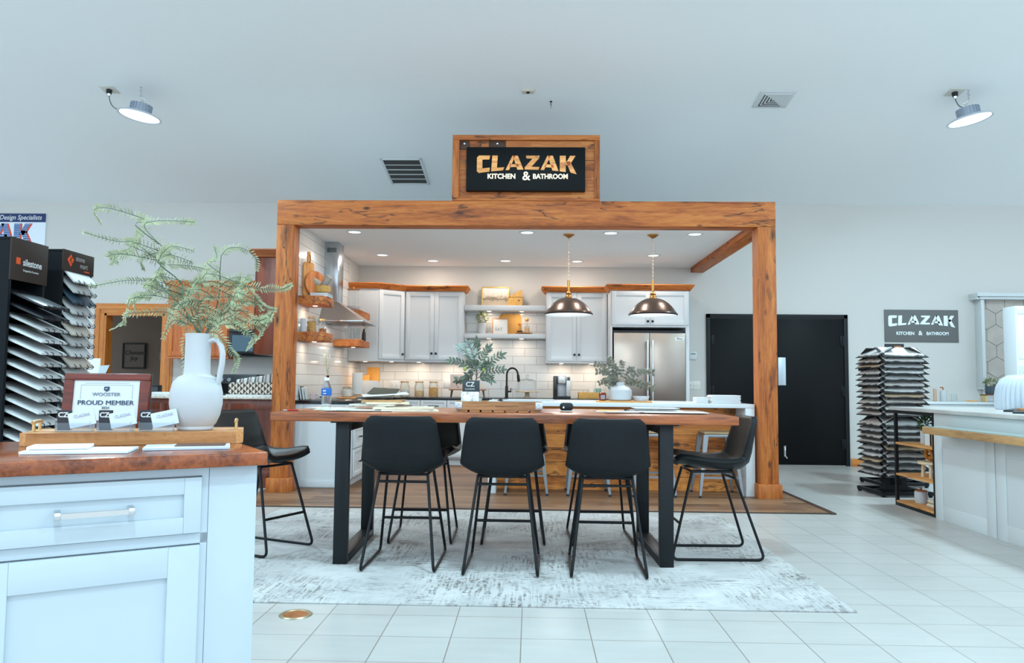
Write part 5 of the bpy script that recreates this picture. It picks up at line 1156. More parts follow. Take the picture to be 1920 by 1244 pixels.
# framed certificate
t = thing('framed_certificate', 'dark red framed membership certificate standing behind the card holders', 'certificate', (-1.355, 2.43, TZ2), .10); t.rotation_euler = (-.10, 0, .10)
MG = wood('mahogany', 0, (70, 26, 22), (104, 42, 34), (130, 58, 46), knots=0, rough=.3)
W2, H2 = .132, .172
m = MB(); m.box(-W2, W2, 0, .018, H2-.022, H2, .003).box(-W2, W2, 0, .018, 0, .022, .003).box(-W2, -W2+.03, 0, .018, .022, H2-.022, .002).box(W2-.03, W2, 0, .018, .022, H2-.022, .002); m.build('frame', MG, t)
MB().box(-W2-.002, W2+.002, .014, .02, -.0, H2+.002).build('backing', M('backing_dark', (60, 60, 62), .5), t)
MB().box(-.104, .104, .006, .012, .02, .158).build('paper', M('cert_paper', (214, 222, 226), .6), t)
NV = M('print_navy', (50, 72, 100), .6); GG = M('print_soft_grey', (128, 140, 152), .6)
text('lettering', 'WOOSTER', .0155, GG, t, (.0, .0045, .105), xs=1.15); text('lettering', 'PROUD MEMBER', .0205, NV, t, (0, .0045, .078), xs=1.15); text('lettering', '2024', .012, GG, t, (0, .0045, .062)); MB().box(-.068, .068, .0048, .0055, .1405, .1425).build('heading_line', M('print_faint2', (190, 200, 206), .6), t)
MB().prism([(-.008, .13), (.008, .13), (.008, .119), (0, .114), (-.008, .119)], .003, .0055, 'xz').build('crest', NV, t, smooth=0); text('crest_lettering', 'w', .009, PAPER, t, (0, .002, .1235))
m = MB(); m.box(-.08, .08, .0048, .0055, .135, .1355).box(-.08, -.0795, .0048, .0055, .09, .135).box(.0795, .08, .0048, .0055, .09, .135); m.build('border_line', GG, t)
# card holders
ACR = M('acrylic', (225, 238, 248), .04, trans=.85, ior=1.25, alpha=.45)
for i, (x, y, a, lab) in enumerate(((-1.325, 2.225, .16, 'clear card holder of business cards, leftmost on the long board'), (-1.215, 2.245, .13, 'clear card holder of business cards, middle one on the long board'), (-1.112, 2.285, .35, 'clear card holder of business cards, nearest the white pitcher'))):
    t = thing('card_holder', lab, 'card holder', (x, y, TZ2), a, 'business card holders on the long board')
    m = MB(); m.box(-.048, .048, -.012, -.009, 0, .026).box(-.048, .048, .02, .023, 0, .045).box(-.048, .048, -.012, .023, 0, .003).box(-.048, -.045, -.012, .023, 0, .03).box(.045, .048, -.012, .023, 0, .03); m.build('holder', ACR, t, smooth=0)
    MB().box(-.047, -.012, .0, .012, .004, .062).build('dark_cards', M('card_black', (44, 42, 48), .5), t); text('card_lettering', 'CZ', .020, PAPER, t, (-.031, -.0015, .048), offset=.0005)
    MB().box(-.036, .036, -.006, -.002, -.022, .022).build('white_card', M('card_white', (212, 220, 226), .5), t, loc=(.022, 0, .038), rot=(0, -.22, 0)); 
    text('card_lettering', 'CLAZAK', .012, M('print_faint', (196, 204, 212), .6), t, (.022, -.0075, .048), rot=(PI/2, -.22, 0))
# papers at the front of the counter
U = Vector((math.cos(A33), math.sin(A33), 0)); Nn = Vector((-math.sin(A33), math.cos(A33), 0)); O = Vector((-.702, 2.071, 0))
def onc(s, n_, z=.9148): p = O-U*s+Nn*n_; return (p.x, p.y, z)
for i, (s, n_, w, d_, a, z, c_, lab) in enumerate(((.43, .20, .25, .13, -.30, 0, (226, 236, 244), 'stack of white brochures lying before the board at left'), (.475, .235, .14, .09, -.2, .009, (240, 246, 250), 'small white leaflet on top of the left brochures'), (.17, .20, .22, .12, -.20, 0, (196, 208, 222), 'pale blue brochure lying before the board at right'), (.135, .205, .13, .085, -.25, .007, (96, 60, 46), 'brown and white brochure on the right hand papers'))):
    MB().box(-w/2, w/2, -d_/2, d_/2, 0, .0075 if i < 3 else .003, .001).build('brochure', M('broch%d' % i, c_, .45), loc=onc(s, n_, .9148+z), rot=(0, 0, A33+a), label=lab, cat='brochure', group='brochures on the wood topped counter')

# ------------------------------------------------------------------ stone sample towers at left
TB = M('tower_black', (16, 19, 23), .7, spec=.2); TH = M('tower_header', (60, 50, 45), .7, spec=.2); ORG = M('logo_orange', (226, 84, 34), .5, emit=(226, 84, 34), es=0)
def tower(y0, y1, zt, hz, label):
    t = thing('sample_tower', label, 'display rack', (-3.9, y0, 0), 0, 'stone sample towers at left'); w = y1-y0
    for nm, b_ in (('side_panel', (-.46, 0, 0, .03)), ('side_panel', (-.46, 0, w-.03, w))): MB().box(b_[0], b_[1], b_[2], b_[3], 0, zt-.01, .002).build(nm, TB, t)
    MB().box(-.46, -.44, .031, w-.031, 0, zt-.01).build('back_panel', TB, t); MB().box(-.46, 0, 0, w, zt-.009, zt+.01, .002).build('top_panel', TB, t); MB().box(-.44, -.0, .031, w-.031, 0, .12).build('base', TB, t)
    MB().box(-.0, .012, -.005, w+.005, zt-hz, zt+.012, .002).build('header_board', TH, t)
    return t
def slab_proto(name, L_, w, col, nm, th=.016):
    t = thing(name, 'x', 'stone sample', (0, 0, 0)); m_ = M(nm, col, .3, var=.06, vscale=30)
    MB().box(-.10, L_, .004, w-.004, 0, th, .002).build('slab', m_, t)
    for y in (w*.2, w*.72):
        MB().tube([(L_-.02, y, th+.003), (L_+.006, y, th+.003), (L_+.010, y+.005, .006), (L_+.008, y+.005, -.004), (L_+.008, y+.07, -.004), (L_+.010, y+.07, .006), (L_+.006, y+.075, th+.003), (L_-.02, y+.075, th+.003)], .0028, 6, closed=False).build('wire_clip', BLACKM, t)
    return t
t1 = tower(5.63, 6.06, 2.15, .31, 'tall black stone sample tower, nearer the left edge, with orange square logo')
text('lettering', 'silestone', .075, PAPER, t1, (.0135, .245, 1.985), rot=(PI/2, 0, PI/2), ext=.0005, offset=.0012, xs=.85); text('lettering', 'Designed by Cosentino', .022, PAPER, t1, (.0135, .23, 1.925), rot=(PI/2, 0, PI/2), ext=.0005, xs=.9)
MB().box(.012, .0145, .055, .10, 1.965, 2.015).build('logo_square', ORG, t1)
t2 = tower(6.27, 6.71, 2.168, .165, 'tall black stone sample tower, second from the left, with orange diamond logo')
text('lettering', 'stone', .062, M('logo_grey', (150, 146, 142), .5), t2, (.0135, .235, 2.125), rot=(PI/2, 0, PI/2), ext=.0005, offset=.001, xs=.95); text('lettering', 'mart', .062, MATS['logo_grey'], t2, (.0135, .29, 2.07), rot=(PI/2, 0, PI/2), ext=.0005, offset=.001, xs=.95)
MB().box(.012, .0135, .30, .375, 2.023, 2.034).build('orange_mark', ORG, t2)
m = MB(); 
for q in ([(.05, 2.10), (.10, 2.15), (.115, 2.13), (.08, 2.10), (.115, 2.065), (.10, 2.045)], [(.10, 2.10), (.125, 2.125), (.14, 2.11), (.13, 2.085), (.115, 2.075)]): m.prism(q, .012, .0145, 'yz')
m.build('logo_diamond', ORG, t2, smooth=0)
proto = {}
ORD = ['topmost', 'second', 'third', 'fourth', 'fifth', 'sixth', 'seventh', 'eighth', 'ninth', 'tenth', 'eleventh', 'twelfth', 'thirteenth', 'fourteenth', 'fifteenth']
def slabs(tag_, y0, w, ztop, n, step, L_, th, cols, where, group):
    for i in range(n):
        key, col, nm = cols[i % len(cols)] if not callable(cols) else cols(i); pk = (tag_, nm)
        z = ztop-i*step; lab = '%s stone sample, %s, %s' % (key, (ORD[i]+(' from the top' if i else ' one')), where)
        if pk not in proto: o = slab_proto('stone_sample', L_, w, col, nm); o['label'] = lab; o['group'] = group; proto[pk] = o; o.location = (-3.9, y0, z); o.rotation_euler = (0, th, 0)
        else: o = dup(proto[pk], (-3.9, y0, z), None, lab, group)
WH = ('white quartz', (204, 206, 206), 'stone_white'); LG_ = ('light grey', (176, 176, 174), 'stone_grey'); DK = ('black', (36, 38, 42), 'stone_black'); BL = ('dark blue', (52, 70, 84), 'stone_blue'); CR = ('cream', (196, 186, 174), 'stone_cream')
slabs('a', 5.675, .34, 1.735, 14, .089, .26, math.radians(23), lambda i: (DK, DK)[i] if i < 2 else (WH, WH, LG_)[i % 3], 'in the nearer tower at left', 'stone samples in the nearer tower')
slabs('b', 6.315, .35, 1.985, 15, .089, .11, math.radians(47), lambda i: {0: WH, 1: LG_, 2: BL, 3: LG_, 4: WH}.get(i, (LG_, WH, CR)[i % 3]), 'in the second tower at left', 'stone samples in the second tower')

# ------------------------------------------------------------------ wall banner, office picture, oak display kitchen
t = thing('wall_banner', 'blue and white company banner high on the wall at the left edge', 'banner', (-7.85, WY, 0))
MB().box(-.875, .875, -.015, 0, 2.78, 3.46).build('panel', M('banner_white', (226, 234, 240), .5), t); MB().box(-.875, .875, -.017, -.015, 3.335, 3.46).build('blue_band', M('banner_navy', (26, 48, 96), .5), t)
text('lettering', 'Design Specialists', .095, PAPER, t, (.815, -.018, 3.40), offset=.001, xs=.92, shear=.25, align='RIGHT')
clazak(t, -.84, .70, 3.315, .25, -.0155, M('banner_red', (224, 72, 40), .5), ext=.001, arch=.2, name='letter_outline')  # red-orange outline of the print, set behind the blue letters
clazak(t, -.865, .675, 3.315, .25, -.017, brick('banner_blue', (0, 2), 3.0, .028, (30, 76, 140), (34, 90, 150), (210, 226, 236), .0035, 0, rough=.5, bump=0), ext=.001, arch=.2)
t = thing('choose_joy_print', 'black framed dark print reading choose joy in the office doorway', 'picture', (-6.96, 13.39, 1.28))
DW = .205; DH = .45
m = MB(); m.box(-DW, DW, -.025, 0, 0, .022).box(-DW, DW, -.025, 0, DH-.022, DH).box(-DW, -DW+.022, -.025, 0, .022, DH-.022).box(DW-.022, DW, -.025, 0, .022, DH-.022); m.build('frame', BLACKP, t, smooth=0); MB().box(-DW+.02, DW-.02, -.012, 0, .02, DH-.02).build('print', M('print_taupe', (132, 118, 108), .8), t)
text('lettering', 'Choose', .105, BLACKP, t, (0, -.014, .28), shear=.2, offset=.001); text('lettering', 'Joy', .105, BLACKP, t, (0, -.014, .18), shear=.2, offset=.001)
t = thing('light_switch', 'small pale double switch plate on the office wall beside the print', 'switch', (-6.42, 13.39, 1.50)); MB().box(-.09, .09, -.008, 0, -.06, .06, .003).build('plate', M('plate_taupe', (170, 158, 148), .5), t)
for dx in (-.03, .03): MB().box(dx-.006, dx+.006, -.018, -.008, -.015, .01).build('toggle', M('toggle', (120, 110, 104), .5), t)
OKD = wood('oak_door', 2, (140, 72, 32), (190, 104, 48), (212, 134, 72), knots=0, rough=.35)
OKX = wood('oak_rail', 0, (140, 72, 32), (190, 104, 48), (212, 134, 72), knots=0, rough=.35)
t = thing('oak_wall_cabinet', 'golden oak two door wall cabinet behind the white pitcher', 'cabinet', (-5.0, 10.47, 0), 0, 'golden oak wall cabinets')
MB().box(0, .86, 0, .32, 1.39, 2.40).build('body', OKX, t)
shaker('door', t, .02, .425, 1.42, 2.37, -.0005, mat=OKD, rail=.065); shaker('door', t, .435, .845, 1.42, 2.37, -.0005, mat=OKD, rail=.065)
crown(t, [(-.0, .3), (0, 0), (.86, 0)], 2.39, .07, .05, OKX)
t = thing('oak_wall_cabinet', 'short golden oak wall cabinet above the black microwave', 'cabinet', (-4.135, 10.47, 0), 0, 'golden oak wall cabinets')
MB().box(0, .76, 0, .32, 1.80, 2.40).build('body', OKX, t); shaker('door', t, .015, .378, 1.83, 2.37, -.0005, mat=OKD, rail=.065); shaker('door', t, .384, .745, 1.83, 2.37, -.0005, mat=OKD, rail=.065); crown(t, [(0, 0), (.76, 0)], 2.39, .07, .05, OKX)
t = thing('microwave', 'black over the range microwave hanging under the short oak cabinet', 'microwave', (-4.12, 10.40, 1.42))
MB().box(0, .74, 0, .385, 0, .375, .006).build('body', M('micro_black', (28, 30, 32), .25), t); MB().box(.01, .52, -.02, -.001, .02, .335, .004).build('door', M('micro_glass', (18, 22, 26), .08), t); MB().box(.06, .46, -.022, -.02, .07, .29).build('window', M('micro_window', (70, 96, 110), .1), t)
MB().box(.53, .73, -.012, -.001, .02, .335, .002).build('control_panel', M('micro_panel', (40, 44, 48), .3), t); MB().box(.01, .73, -.012, -.001, .34, .37).build('grille', M('micro_grille', (52, 54, 56), .5), t); MB().rod((.50, -.04, .05), (.50, -.04, .31), .008).build('handle', BLACKM, t)
CH = wood('cherry', 2, (66, 28, 18), (104, 48, 30), (132, 66, 42), knots=.1, rough=.35)
CHX = wood('cherry_x', 0, (96, 48, 28), (150, 88, 50), (182, 116, 70), knots=.1, rough=.35)
t = thing('cherry_wall_cabinet', 'dark cherry wall cabinet end with lighter crown beside the left timber post', 'cabinet', (-2.865, 7.92, 0))
MB().box(0, .30, 0, 1.9, 1.37, 2.40, .002).build('body', CH, t); crown(t, [(-.001, 1.9), (-.001, 0), (.30, 0)], 2.39, .075, .06, CHX)
for k in range(3):
    shaker('door', t, 0, .60, 1.40, 2.37, 0, mat=CH, loc=(-.0005, .62+k*.63, 0), rot=(0, 0, -PI/2))
t = thing('cherry_peninsula', 'dark cherry peninsula cabinet behind the left bar stool', 'cabinet', (-4.95, 7.92, 0))
MB().box(0, 2.385, 0, .62, .0, .905, .003).build('body', CH, t)
for k in range(4): shaker('panel', t, .05+k*.585, .60+k*.585, .12, .86, .0005, mat=CH, th=.014)
GRN = M('speckled_granite', (206, 196, 184), .25, var=.35, vscale=45)
MB().box(-5.0, -2.562, 7.87, 8.62, .906, .938, .006).build('countertop', GRN, label='pale speckled granite countertop on the dark cherry peninsula', cat='countertop')
gz = .9385
t = thing('toaster_oven', 'black countertop oven with two knobs on the granite counter', 'oven', (-3.42, 8.30, gz)); MB().box(0, .46, 0, .28, .0, .225, .012).build('body', M('oven_black', (40, 44, 46), .35), t)
for x in (.08, .16): MB().lathe([(0, 0), (.022, 0), (.02, .02), (0, .022)], seg=18, mat=Matrix.Translation((x, 0, .165)) @ Matrix.Rotation(PI/2, 4, 'X')).build('knob', M('knob_grey', (150, 156, 160), .3, .6), t)
MB().box(.02, .44, -.006, 0, .02, .125).build('door', M('oven_glass', (22, 24, 26), .1), t)
mb_, nt, b = newmat('triangle_pattern'); N = nt.nodes; L = nt.links; tc = N.new('ShaderNodeTexCoord'); sp = N.new('ShaderNodeSeparateXYZ'); L.new(tc.outputs['Object'], sp.inputs[0])
u_ = math_node(nt, 'DIVIDE', sp.outputs[0], v=.031); v_ = math_node(nt, 'DIVIDE', sp.outputs[2], v=.031)
fu = math_node(nt, 'FRACT', math_node(nt, 'ADD', u_, v=100.0)); fv = math_node(nt, 'FRACT', math_node(nt, 'ADD', v_, v=100.0))
par = math_node(nt, 'MODULO', math_node(nt, 'ADD', math_node(nt, 'FLOOR', math_node(nt, 'ADD', u_, v=100.0)), math_node(nt, 'FLOOR', math_node(nt, 'ADD', v_, v=100.0))), v=2.0)
g1 = math_node(nt, 'GREATER_THAN', math_node(nt, 'ADD', fu, fv), v=1.0); g2 = math_node(nt, 'GREATER_THAN', fu, fv)
mixv = N.new('ShaderNodeMix'); mixv.data_type = 'FLOAT'; L.new(par, mixv.inputs[0]); L.new(g1, mixv.inputs[2]); L.new(g2, mixv.inputs[3])
cm = N.new('ShaderNodeMix'); cm.data_type = 'RGBA'; L.new(mixv.outputs[0], cm.inputs[0]); cm.inputs[6].default_value = (*lin((64, 54, 50)), 1); cm.inputs[7].default_value = (*lin((214, 196, 178)), 1); L.new(cm.outputs[2], b.inputs['Base Color'])
t = thing('magazine_box', 'brown and cream geometric patterned storage box on the granite counter', 'box', (-3.14, 7.97, gz+.014))
m = MB(); m.box(0, .48, 0, .006, 0, .125).box(0, .48, .194, .20, 0, .125).box(0, .006, .006, .194, 0, .125).box(.474, .48, .006, .194, 0, .125).box(0, .48, 0, .2, 0, .005); m.build('box_wall', mb_, t, smooth=0)
MB().box(-3.16, -2.64, 7.95, 8.19, gz, gz+.0135, .002).build('white_tray', PAPER, label='flat white tray under the patterned storage box', cat='tray')
rg = random.Random(5); NTH = ['', 'second', 'third', 'fourth', 'fifth', 'sixth', 'seventh', 'eighth', 'ninth', 'tenth', 'eleventh', 'twelfth', 'thirteenth']
for k in range(26):
    h = .15+.065*(k/25)+rg.uniform(-.004, .004); th = .011+.004*(k % 3 == 0)
    MB().box(0, .010, 0, .165, 0, h, .0008).build('magazine', M('mag_%d' % (k % 5), ((222, 222, 220), (236, 236, 234), (120, 112, 108), (206, 200, 196), (168, 158, 150))[k % 5], .5), loc=(-3.085+k*.0164, 7.99, gz+.0205), rot=(0, .16-.13*(k/25), 0),
        label='%s magazine filed in the patterned box, %s' % (('white', 'white', 'grey', 'pale grey', 'taupe')[k % 5], 'leftmost' if k == 0 else 'rightmost' if k == 25 else ('%s from the left' % NTH[k] if k < 13 else '%s from the right' % NTH[25-k])), cat='magazine', group='magazines filed in the patterned box')
t = thing('literature_holder', 'clear stand with white leaflets beside the far stone tower', 'leaflet holder', (-4.62, 8.15, gz)); MB().rod((0, 0, 0), (0, 0, .20), .012).box(-.07, .07, -.06, .06, 0, .01, .002).build('stand', BLACKM, t)
MB().box(-.11, .02, -.01, .0, .20, .38).build('leaflet', M('leaflet', (226, 228, 228), .5), t); MB().prism([(.02, .20), (.08, .20), (.13, .31), (.02, .30)], -.02, -.015, 'xz').build('pamphlet', M('pamphlet', (188, 200, 206), .5), t, smooth=0)
t = thing('small_black_box', 'small black box on the granite counter beside the pitcher', 'box', (-4.02, 8.2, gz)); MB().box(-.055, .055, -.04, .04, 0, .10, .004).build('case', BLACKP, t); MB().box(-.045, .045, -.042, -.04, .02, .08).build('front', M('box_front', (52, 56, 60), .3), t)
t = thing('silver_tap', 'small silver tap on the granite counter near the doorway', 'tap', (-4.22, 8.0, gz)); MB().lathe([(0, 0), (.02, 0), (.02, .03), (.014, .035), (0, .036)], seg=16).rod((0, 0, .03), (-.05, 0, .045), .008).build('body', CHROME, t)
for x, y, z, lab in ((-3.6, 8.15, .0, 'white stack of papers on the granite counter behind the pitcher handle'), (-3.85, 8.05, .0, 'low white tray of papers on the granite counter by the black box')):
    MB().box(-.10, .10, -.07, .07, 0, .03 if x < -3.7 else .10, .002).build('paper_stack', PAPER, loc=(x, y, gz), label=lab, cat='papers')
# ------------------------------------------------------------------ display island at right
ISL = M('island_white', (204, 208, 208), .4)
t = thing('display_island', 'white panelled display island at right with stone top and wood ledge', 'island', (3.42, 0, 0))
ST = M('grey_stone', (196, 192, 188), .3, var=.12, vscale=5)
MB().box(-.03, 1.25, 2.2, 7.42, .882, .912, .003).build('stone_top', ST, t)
MB().box(.012, 1.2, 2.25, 6.66, 0, .881).build('body', ISL, t)
MB().box(0, .0125, 2.25, 6.66, .755, .8805, .001).build('drawer_front', ISL, t)
y = 6.655
m = MB()
for k in range(5): m.box(0, .012, y-.86*k-.85, y-.86*k, .0, .70, .001)
m.build('back_panel', ISL, t)
m = MB()
for k in range(5):
    y0, y1 = y-.86*k-.85, y-.86*k
    for a, b_ in ((y0, y0+.12), (y1-.12, y1)): m.box(-.006, 0, a, b_, .0, .70, .001)
    m.box(-.006, 0, y0+.12, y1-.12, .60, .70, .001); m.box(-.006, 0, y0+.12, y1-.12, 0, .12, .001)
m.build('panel_frame', ISL, t)
LO = wood('ledge_oak', 1, (150, 118, 92), (188, 156, 124), (208, 178, 148), knots=.1, rough=.45)
MB().box(-.22, .011, 2.3, 6.42, .722, .778, .003).build('wood_ledge', LO, t); MB().box(-.21, .011, 2.3, 6.41, .7785, .784).build('glass_cover', M('pale_glass', (150, 176, 172), .1), t)
MB().lathe([(0, 0), (.03, 0), (.034, -.008), (0, -.012)], seg=16, c=(-.10, 5.55, .722)).build('underside_knob', BLACKP, t)
# open shelf end
t = thing('shelf_unit', 'open black metal shelf unit with three oak shelves ending the display island', 'shelf unit', (3.42, 6.67, 0))
F_ = BLACKM; m = MB(); D = .66; LW = .72
for x in (0, D): 
    for y in (0, LW-.03): m.box(x, x+.028, y, y+.028, 0, .881, .002)
for z in (0, .852):
    for x in (0, D): m.box(x+.001, x+.027, .03, LW-.03, z, z+.027)
    for y in (0, LW-.03): m.box(.03, D, y+.001, y+.027, z, z+.027)
m.build('metal_frame', F_, t, smooth=0)
SO = wood('shelf_unit_oak', 1, (150, 100, 60), (200, 150, 104), (222, 176, 132), knots=.1)
for z in (.028, .278, .565): MB().box(.0, D+.02, .012, LW-.012, z, z+.02, .002).build('shelf', SO, t)
MB().box(.20, .22, .0, .03, .03, .852).build('back_post', F_, t)
MB().box(.03, .64, .003, .012, .03, .85).build('end_sheet', M('dark_sheet', (30, 34, 36), .5), t)
def P_(x, y, z): return (3.42+x, 6.67+y, z+.0205)
t = thing('potted_greenery', 'bushy green plant in a white pot on the top oak shelf', 'potted plant', P_(.16, .45, .565)); MB().lathe([(0, 0), (.04, 0), (.045, .01), (.045, .12), (.04, .12), (0, .11)], seg=24).build('pot', CERAM, t); shrub(t, 200, .085, (.02, 0, .18), .04, .02, LEAFD, 8)
t = thing('small_dark_box', 'small dark square box with white edge on the top oak shelf', 'box', P_(.12, .28, .565)); MB().box(-.03, .03, -.04, .04, 0, .11, .003).build('case', M('dark_box', (44, 38, 36), .5), t); MB().box(-.033, -.03, -.04, .04, 0, .115).build('white_edge', PAPER, t)
t = thing('gold_woven_box', 'golden woven square box on the top oak shelf near the island', 'box', P_(.12, .13, .565)); MB().box(-.05, .05, -.055, .055, 0, .15, .012).build('weave', M('gold_weave', (206, 150, 66), .5, var=.4, vscale=90, bump=.6, bscale=60), t)
GK = M('amber_gold', (190, 120, 40), .35, .3, var=.3, vscale=40)
t = thing('round_riser', 'pale round wood footed riser on the middle oak shelf', 'riser', P_(.17, .33, .278)); MB().lathe([(0, .115), (.13, .115), (.135, .12), (.135, .135), (.13, .14), (0, .14)], seg=32).build('top', M('pale_wood', (220, 196, 164), .5), t)
for k in range(4): a = PI/4+k*PI/2; MB().rod((.09*math.cos(a), .09*math.sin(a), .115), (.10*math.cos(a), .10*math.sin(a), 0), .016, .013).build('leg', MATS['pale_wood'], t)
t = thing('knot_ornament', 'gold knotted ornament standing on the pale round riser', 'ornament', P_(.17, .35, .4185))
m = MB(); 
m.tube([(.045*(math.sin(s)+.5*math.sin(2*s))*.8, .045*(math.cos(s)-.5*math.cos(2*s))*.8, .07+.045*math.sin(3*s)) for s in [k*2*PI/40 for k in range(40)]], .019, 8, closed=True); m.ball((0, 0, .03), .04, (1.1, 1.1, .75)); m.build('knot', GK, t)
t = thing('grey_vase', 'speckled grey bottle vase on the middle oak shelf', 'vase', P_(.13, .10, .278)); MB().lathe([(0, 0), (.04, 0), (.05, .02), (.052, .09), (.035, .13), (.02, .15), (.022, .18), (.018, .18), (0, .16)], seg=24).build('vase_body', M('grey_speckle', (96, 94, 92), .7, var=.3, vscale=80), t)
t = thing('folded_towels', 'stack of beige folded towels on the bottom oak shelf', 'towels', P_(.15, .18, .028)); MB().box(-.09, .09, -.10, .10, 0, .035, .016, seg=3).box(-.085, .085, -.095, .095, .036, .07, .016, seg=3).build('towel', M('towel_beige', (206, 190, 168), .9, bump=.4, bscale=80), t)
t = thing('amber_sculpture', 'amber glass lump resting on the folded beige towels', 'ornament', P_(.15, .17, .099)); MB().ball((0, 0, .035), .05, (1.1, 1.5, .7), 16, 10).ball((0, .05, .06), .03, (1, 1, .9), 12, 8).build('body', GK, t)
t = thing('white_crock', 'white crock with wooden lid at the far end of the bottom shelf', 'pot', P_(.13, .50, .028)); MB().lathe([(0, 0), (.045, 0), (.055, .02), (.055, .10), (.048, .105), (0, .10)], seg=24).build('body', CERAM, t); MB().lathe([(0, .105), (.05, .105), (.052, .115), (.01, .12), (.01, .14), (0, .142)], seg=20).build('lid', M('crock_lid', (170, 100, 64), .5), t)
# on the island top: frames and boards
SZ = .9125
CWd = wood('caramel_wood', 0, (130, 84, 48), (180, 128, 82), (210, 160, 112), knots=.1, rough=.4)
for i, (x, y, z, w, d_, h, a, mat_, lab) in enumerate(((3.95, 6.35, 0, .55, .16, .014, .9, BLACKP, 'flat black sample board lying on the island top, farthest from camera'), (3.72, 5.95, 0, .42, .12, .012, 1.0, BLACKP, 'flat black sample board lying near the front edge of the island top'),
        (4.02, 5.75, 0, .95, .12, .02, .55, CWd, 'long caramel wood moulding lying on the island top, lower one'), (4.12, 5.82, .021, .95, .10, .02, .52, CWd, 'long caramel wood moulding lying on the island top, upper one'), (3.90, 6.10, .0, .16, .16, .03, .4, CWd, 'small caramel wood frame piece on the island top'),
        (3.78, 5.35, 0, .20, .12, .014, .7, PAPER, 'white sample card lying on the island top near the frame edge'), (3.90, 5.12, .0, .34, .14, .012, .6, BLACKP, 'black binder lying at the near part of the island top'))):
    MB().box(-w/2, w/2, -d_/2, d_/2, 0, h, .003).build(('sample_board', 'sample_board', 'wood_moulding', 'wood_moulding', 'frame_sample', 'sample_card', 'binder')[i], mat_, loc=(x, y, SZ+z), rot=(0, 0, a), label=lab, cat='sample')
t = thing('ribbed_lampshade', 'frosted ribbed glass dome standing on the island at the right edge', 'glass dome', (4.29, 6.75, SZ))
MB().lathe([(.255, 0), (.262, .03), (.262, .12), (.247, .20), (.215, .26), (.16, .295), (.03, .31), (.02, .308), (.15, .288), (.205, .252), (.237, .195), (.252, .12), (.25, 0)], seg=160, rib=(.022, 40)).build('dome', M('frosted_glass', (206, 216, 226), .4, alpha=.8), t)
MB().lathe([(0, .308), (.04, .308), (.045, .322), (.03, .334), (0, .334)], seg=24).build('cap', M('dome_cap', (196, 190, 160), .4), t)

# ------------------------------------------------------------------ far right vanity display on the back wall
t = thing('vanity_counter', 'white vanity counter along the back wall behind the display island', 'counter', (4.95, 10.18, 0))
MB().box(0, 2.9, 0, .61, 0, .875).build('body', ISL, t); MB().box(-.02, 2.92, -.02, .615, .876, .906, .003).build('top', QZ, t)
struct('wall_tile', MB().box(6.22, 8.2, WY-.012, WY, .91, 1.12), brick('white_brick_small', (0, 2), .32, .08, (232, 234, 236), (238, 240, 240), (170, 180, 184), .003, .5, rough=.25), smooth=0)
t = thing('hexagon_display', 'white framed display panel of large beige hexagon tiles', 'tile display', (6.14, WY, 1.10))
HX = .0
m = MB(); m.box(0, .045, -.16, 0, 0, 1.20, .003).build('frame_side', ISL, t)
MB().prism([(-.075, 1.20), (-.03, 1.20), (-.075, 1.235)], -.2, 0, 'xz').box(-.075, 1.9, -.22, 0, 1.235, 1.285, .004).box(-.03, 1.9, -.19, 0, 1.20, 1.235, .003).build('cornice', ISL, t)
MB().box(0, 1.9, -.17, 0, -.03, 0, .003).build('sill', ISL, t)
MB().box(.045, 1.9, -.06, 0, 0, 1.20).build('grout_board', M('hex_grout', (126, 116, 108), .8), t)
HT = M('hex_tile', (178, 168, 158), .6, var=.08, vscale=9); R = .148; dx = R*math.sqrt(3); m = MB()
for r_ in range(-1, 7):
    for c_ in range(-1, 8):
        cx_ = .12+c_*dx+(dx/2 if r_ % 2 else 0); cz_ = .05+r_*R*1.5
        poly = [(cx_+(R-.004)*math.cos(PI/6+k*PI/3), cz_+(R-.004)*math.sin(PI/6+k*PI/3)) for k in range(6)]
        # clip to the opening
        def clip(P, ax, lim, sgn):
            out = []
            for i in range(len(P)):
                a, b_ = P[i], P[(i+1) % len(P)]; ia, ib = sgn*(a[ax]-lim) >= 0, sgn*(b_[ax]-lim) >= 0
                if ia: out.append(a)
                if ia != ib: q = (lim-a[ax])/(b_[ax]-a[ax]); out.append((a[0]+(b_[0]-a[0])*q, a[1]+(b_[1]-a[1])*q))
            return out
        for ax, lim, sg in ((0, .046, 1), (0, 1.9, -1), (1, .001, 1), (1, 1.199, -1)):
            if poly: poly = clip(poly, ax, lim, sg)
        if len(poly) > 2: m.prism(poly, -.066, -.06, 'xz')
m.build('hexagon_tiles', HT, t, smooth=0)
t = thing('sample_cabinet', 'bright white rack of colour sample cards at the right edge', 'sample rack', (5.86, 9.45, .0))
MB().box(0, .6, 0, .25, .95, 2.09, .004).build('case', M('rack_white', (236, 242, 246), .4), t); MB().box(0, .6, 0, .3, 0, .949).build('plinth', ISL, t)
for k, (x, w) in enumerate(((.02, .10), (.14, .12), (.28, .12), (.42, .12))):
    for z0, z1, c_ in ((1.45, 1.97, (240, 244, 246)), (1.99, 2.06, (214, 226, 200) if k == 1 else (226, 236, 240)), (1.0, 1.36, (206, 220, 228))):
        MB().box(x, x+w, -.012, 0, z0, z1, .002).build('card_panel', M('rackcard_%d_%d' % (k, int(z0*100)), c_, .5), t)
    if k: MB().box(x+.03, x+w-.03, -.018, -.012, 1.55, 1.92, .001).build('colour_strip', M('strip_%d' % k, ((0, 0, 0), (196, 178, 164), (170, 160, 150), (206, 196, 180))[k], .5), t)
CT = .9065
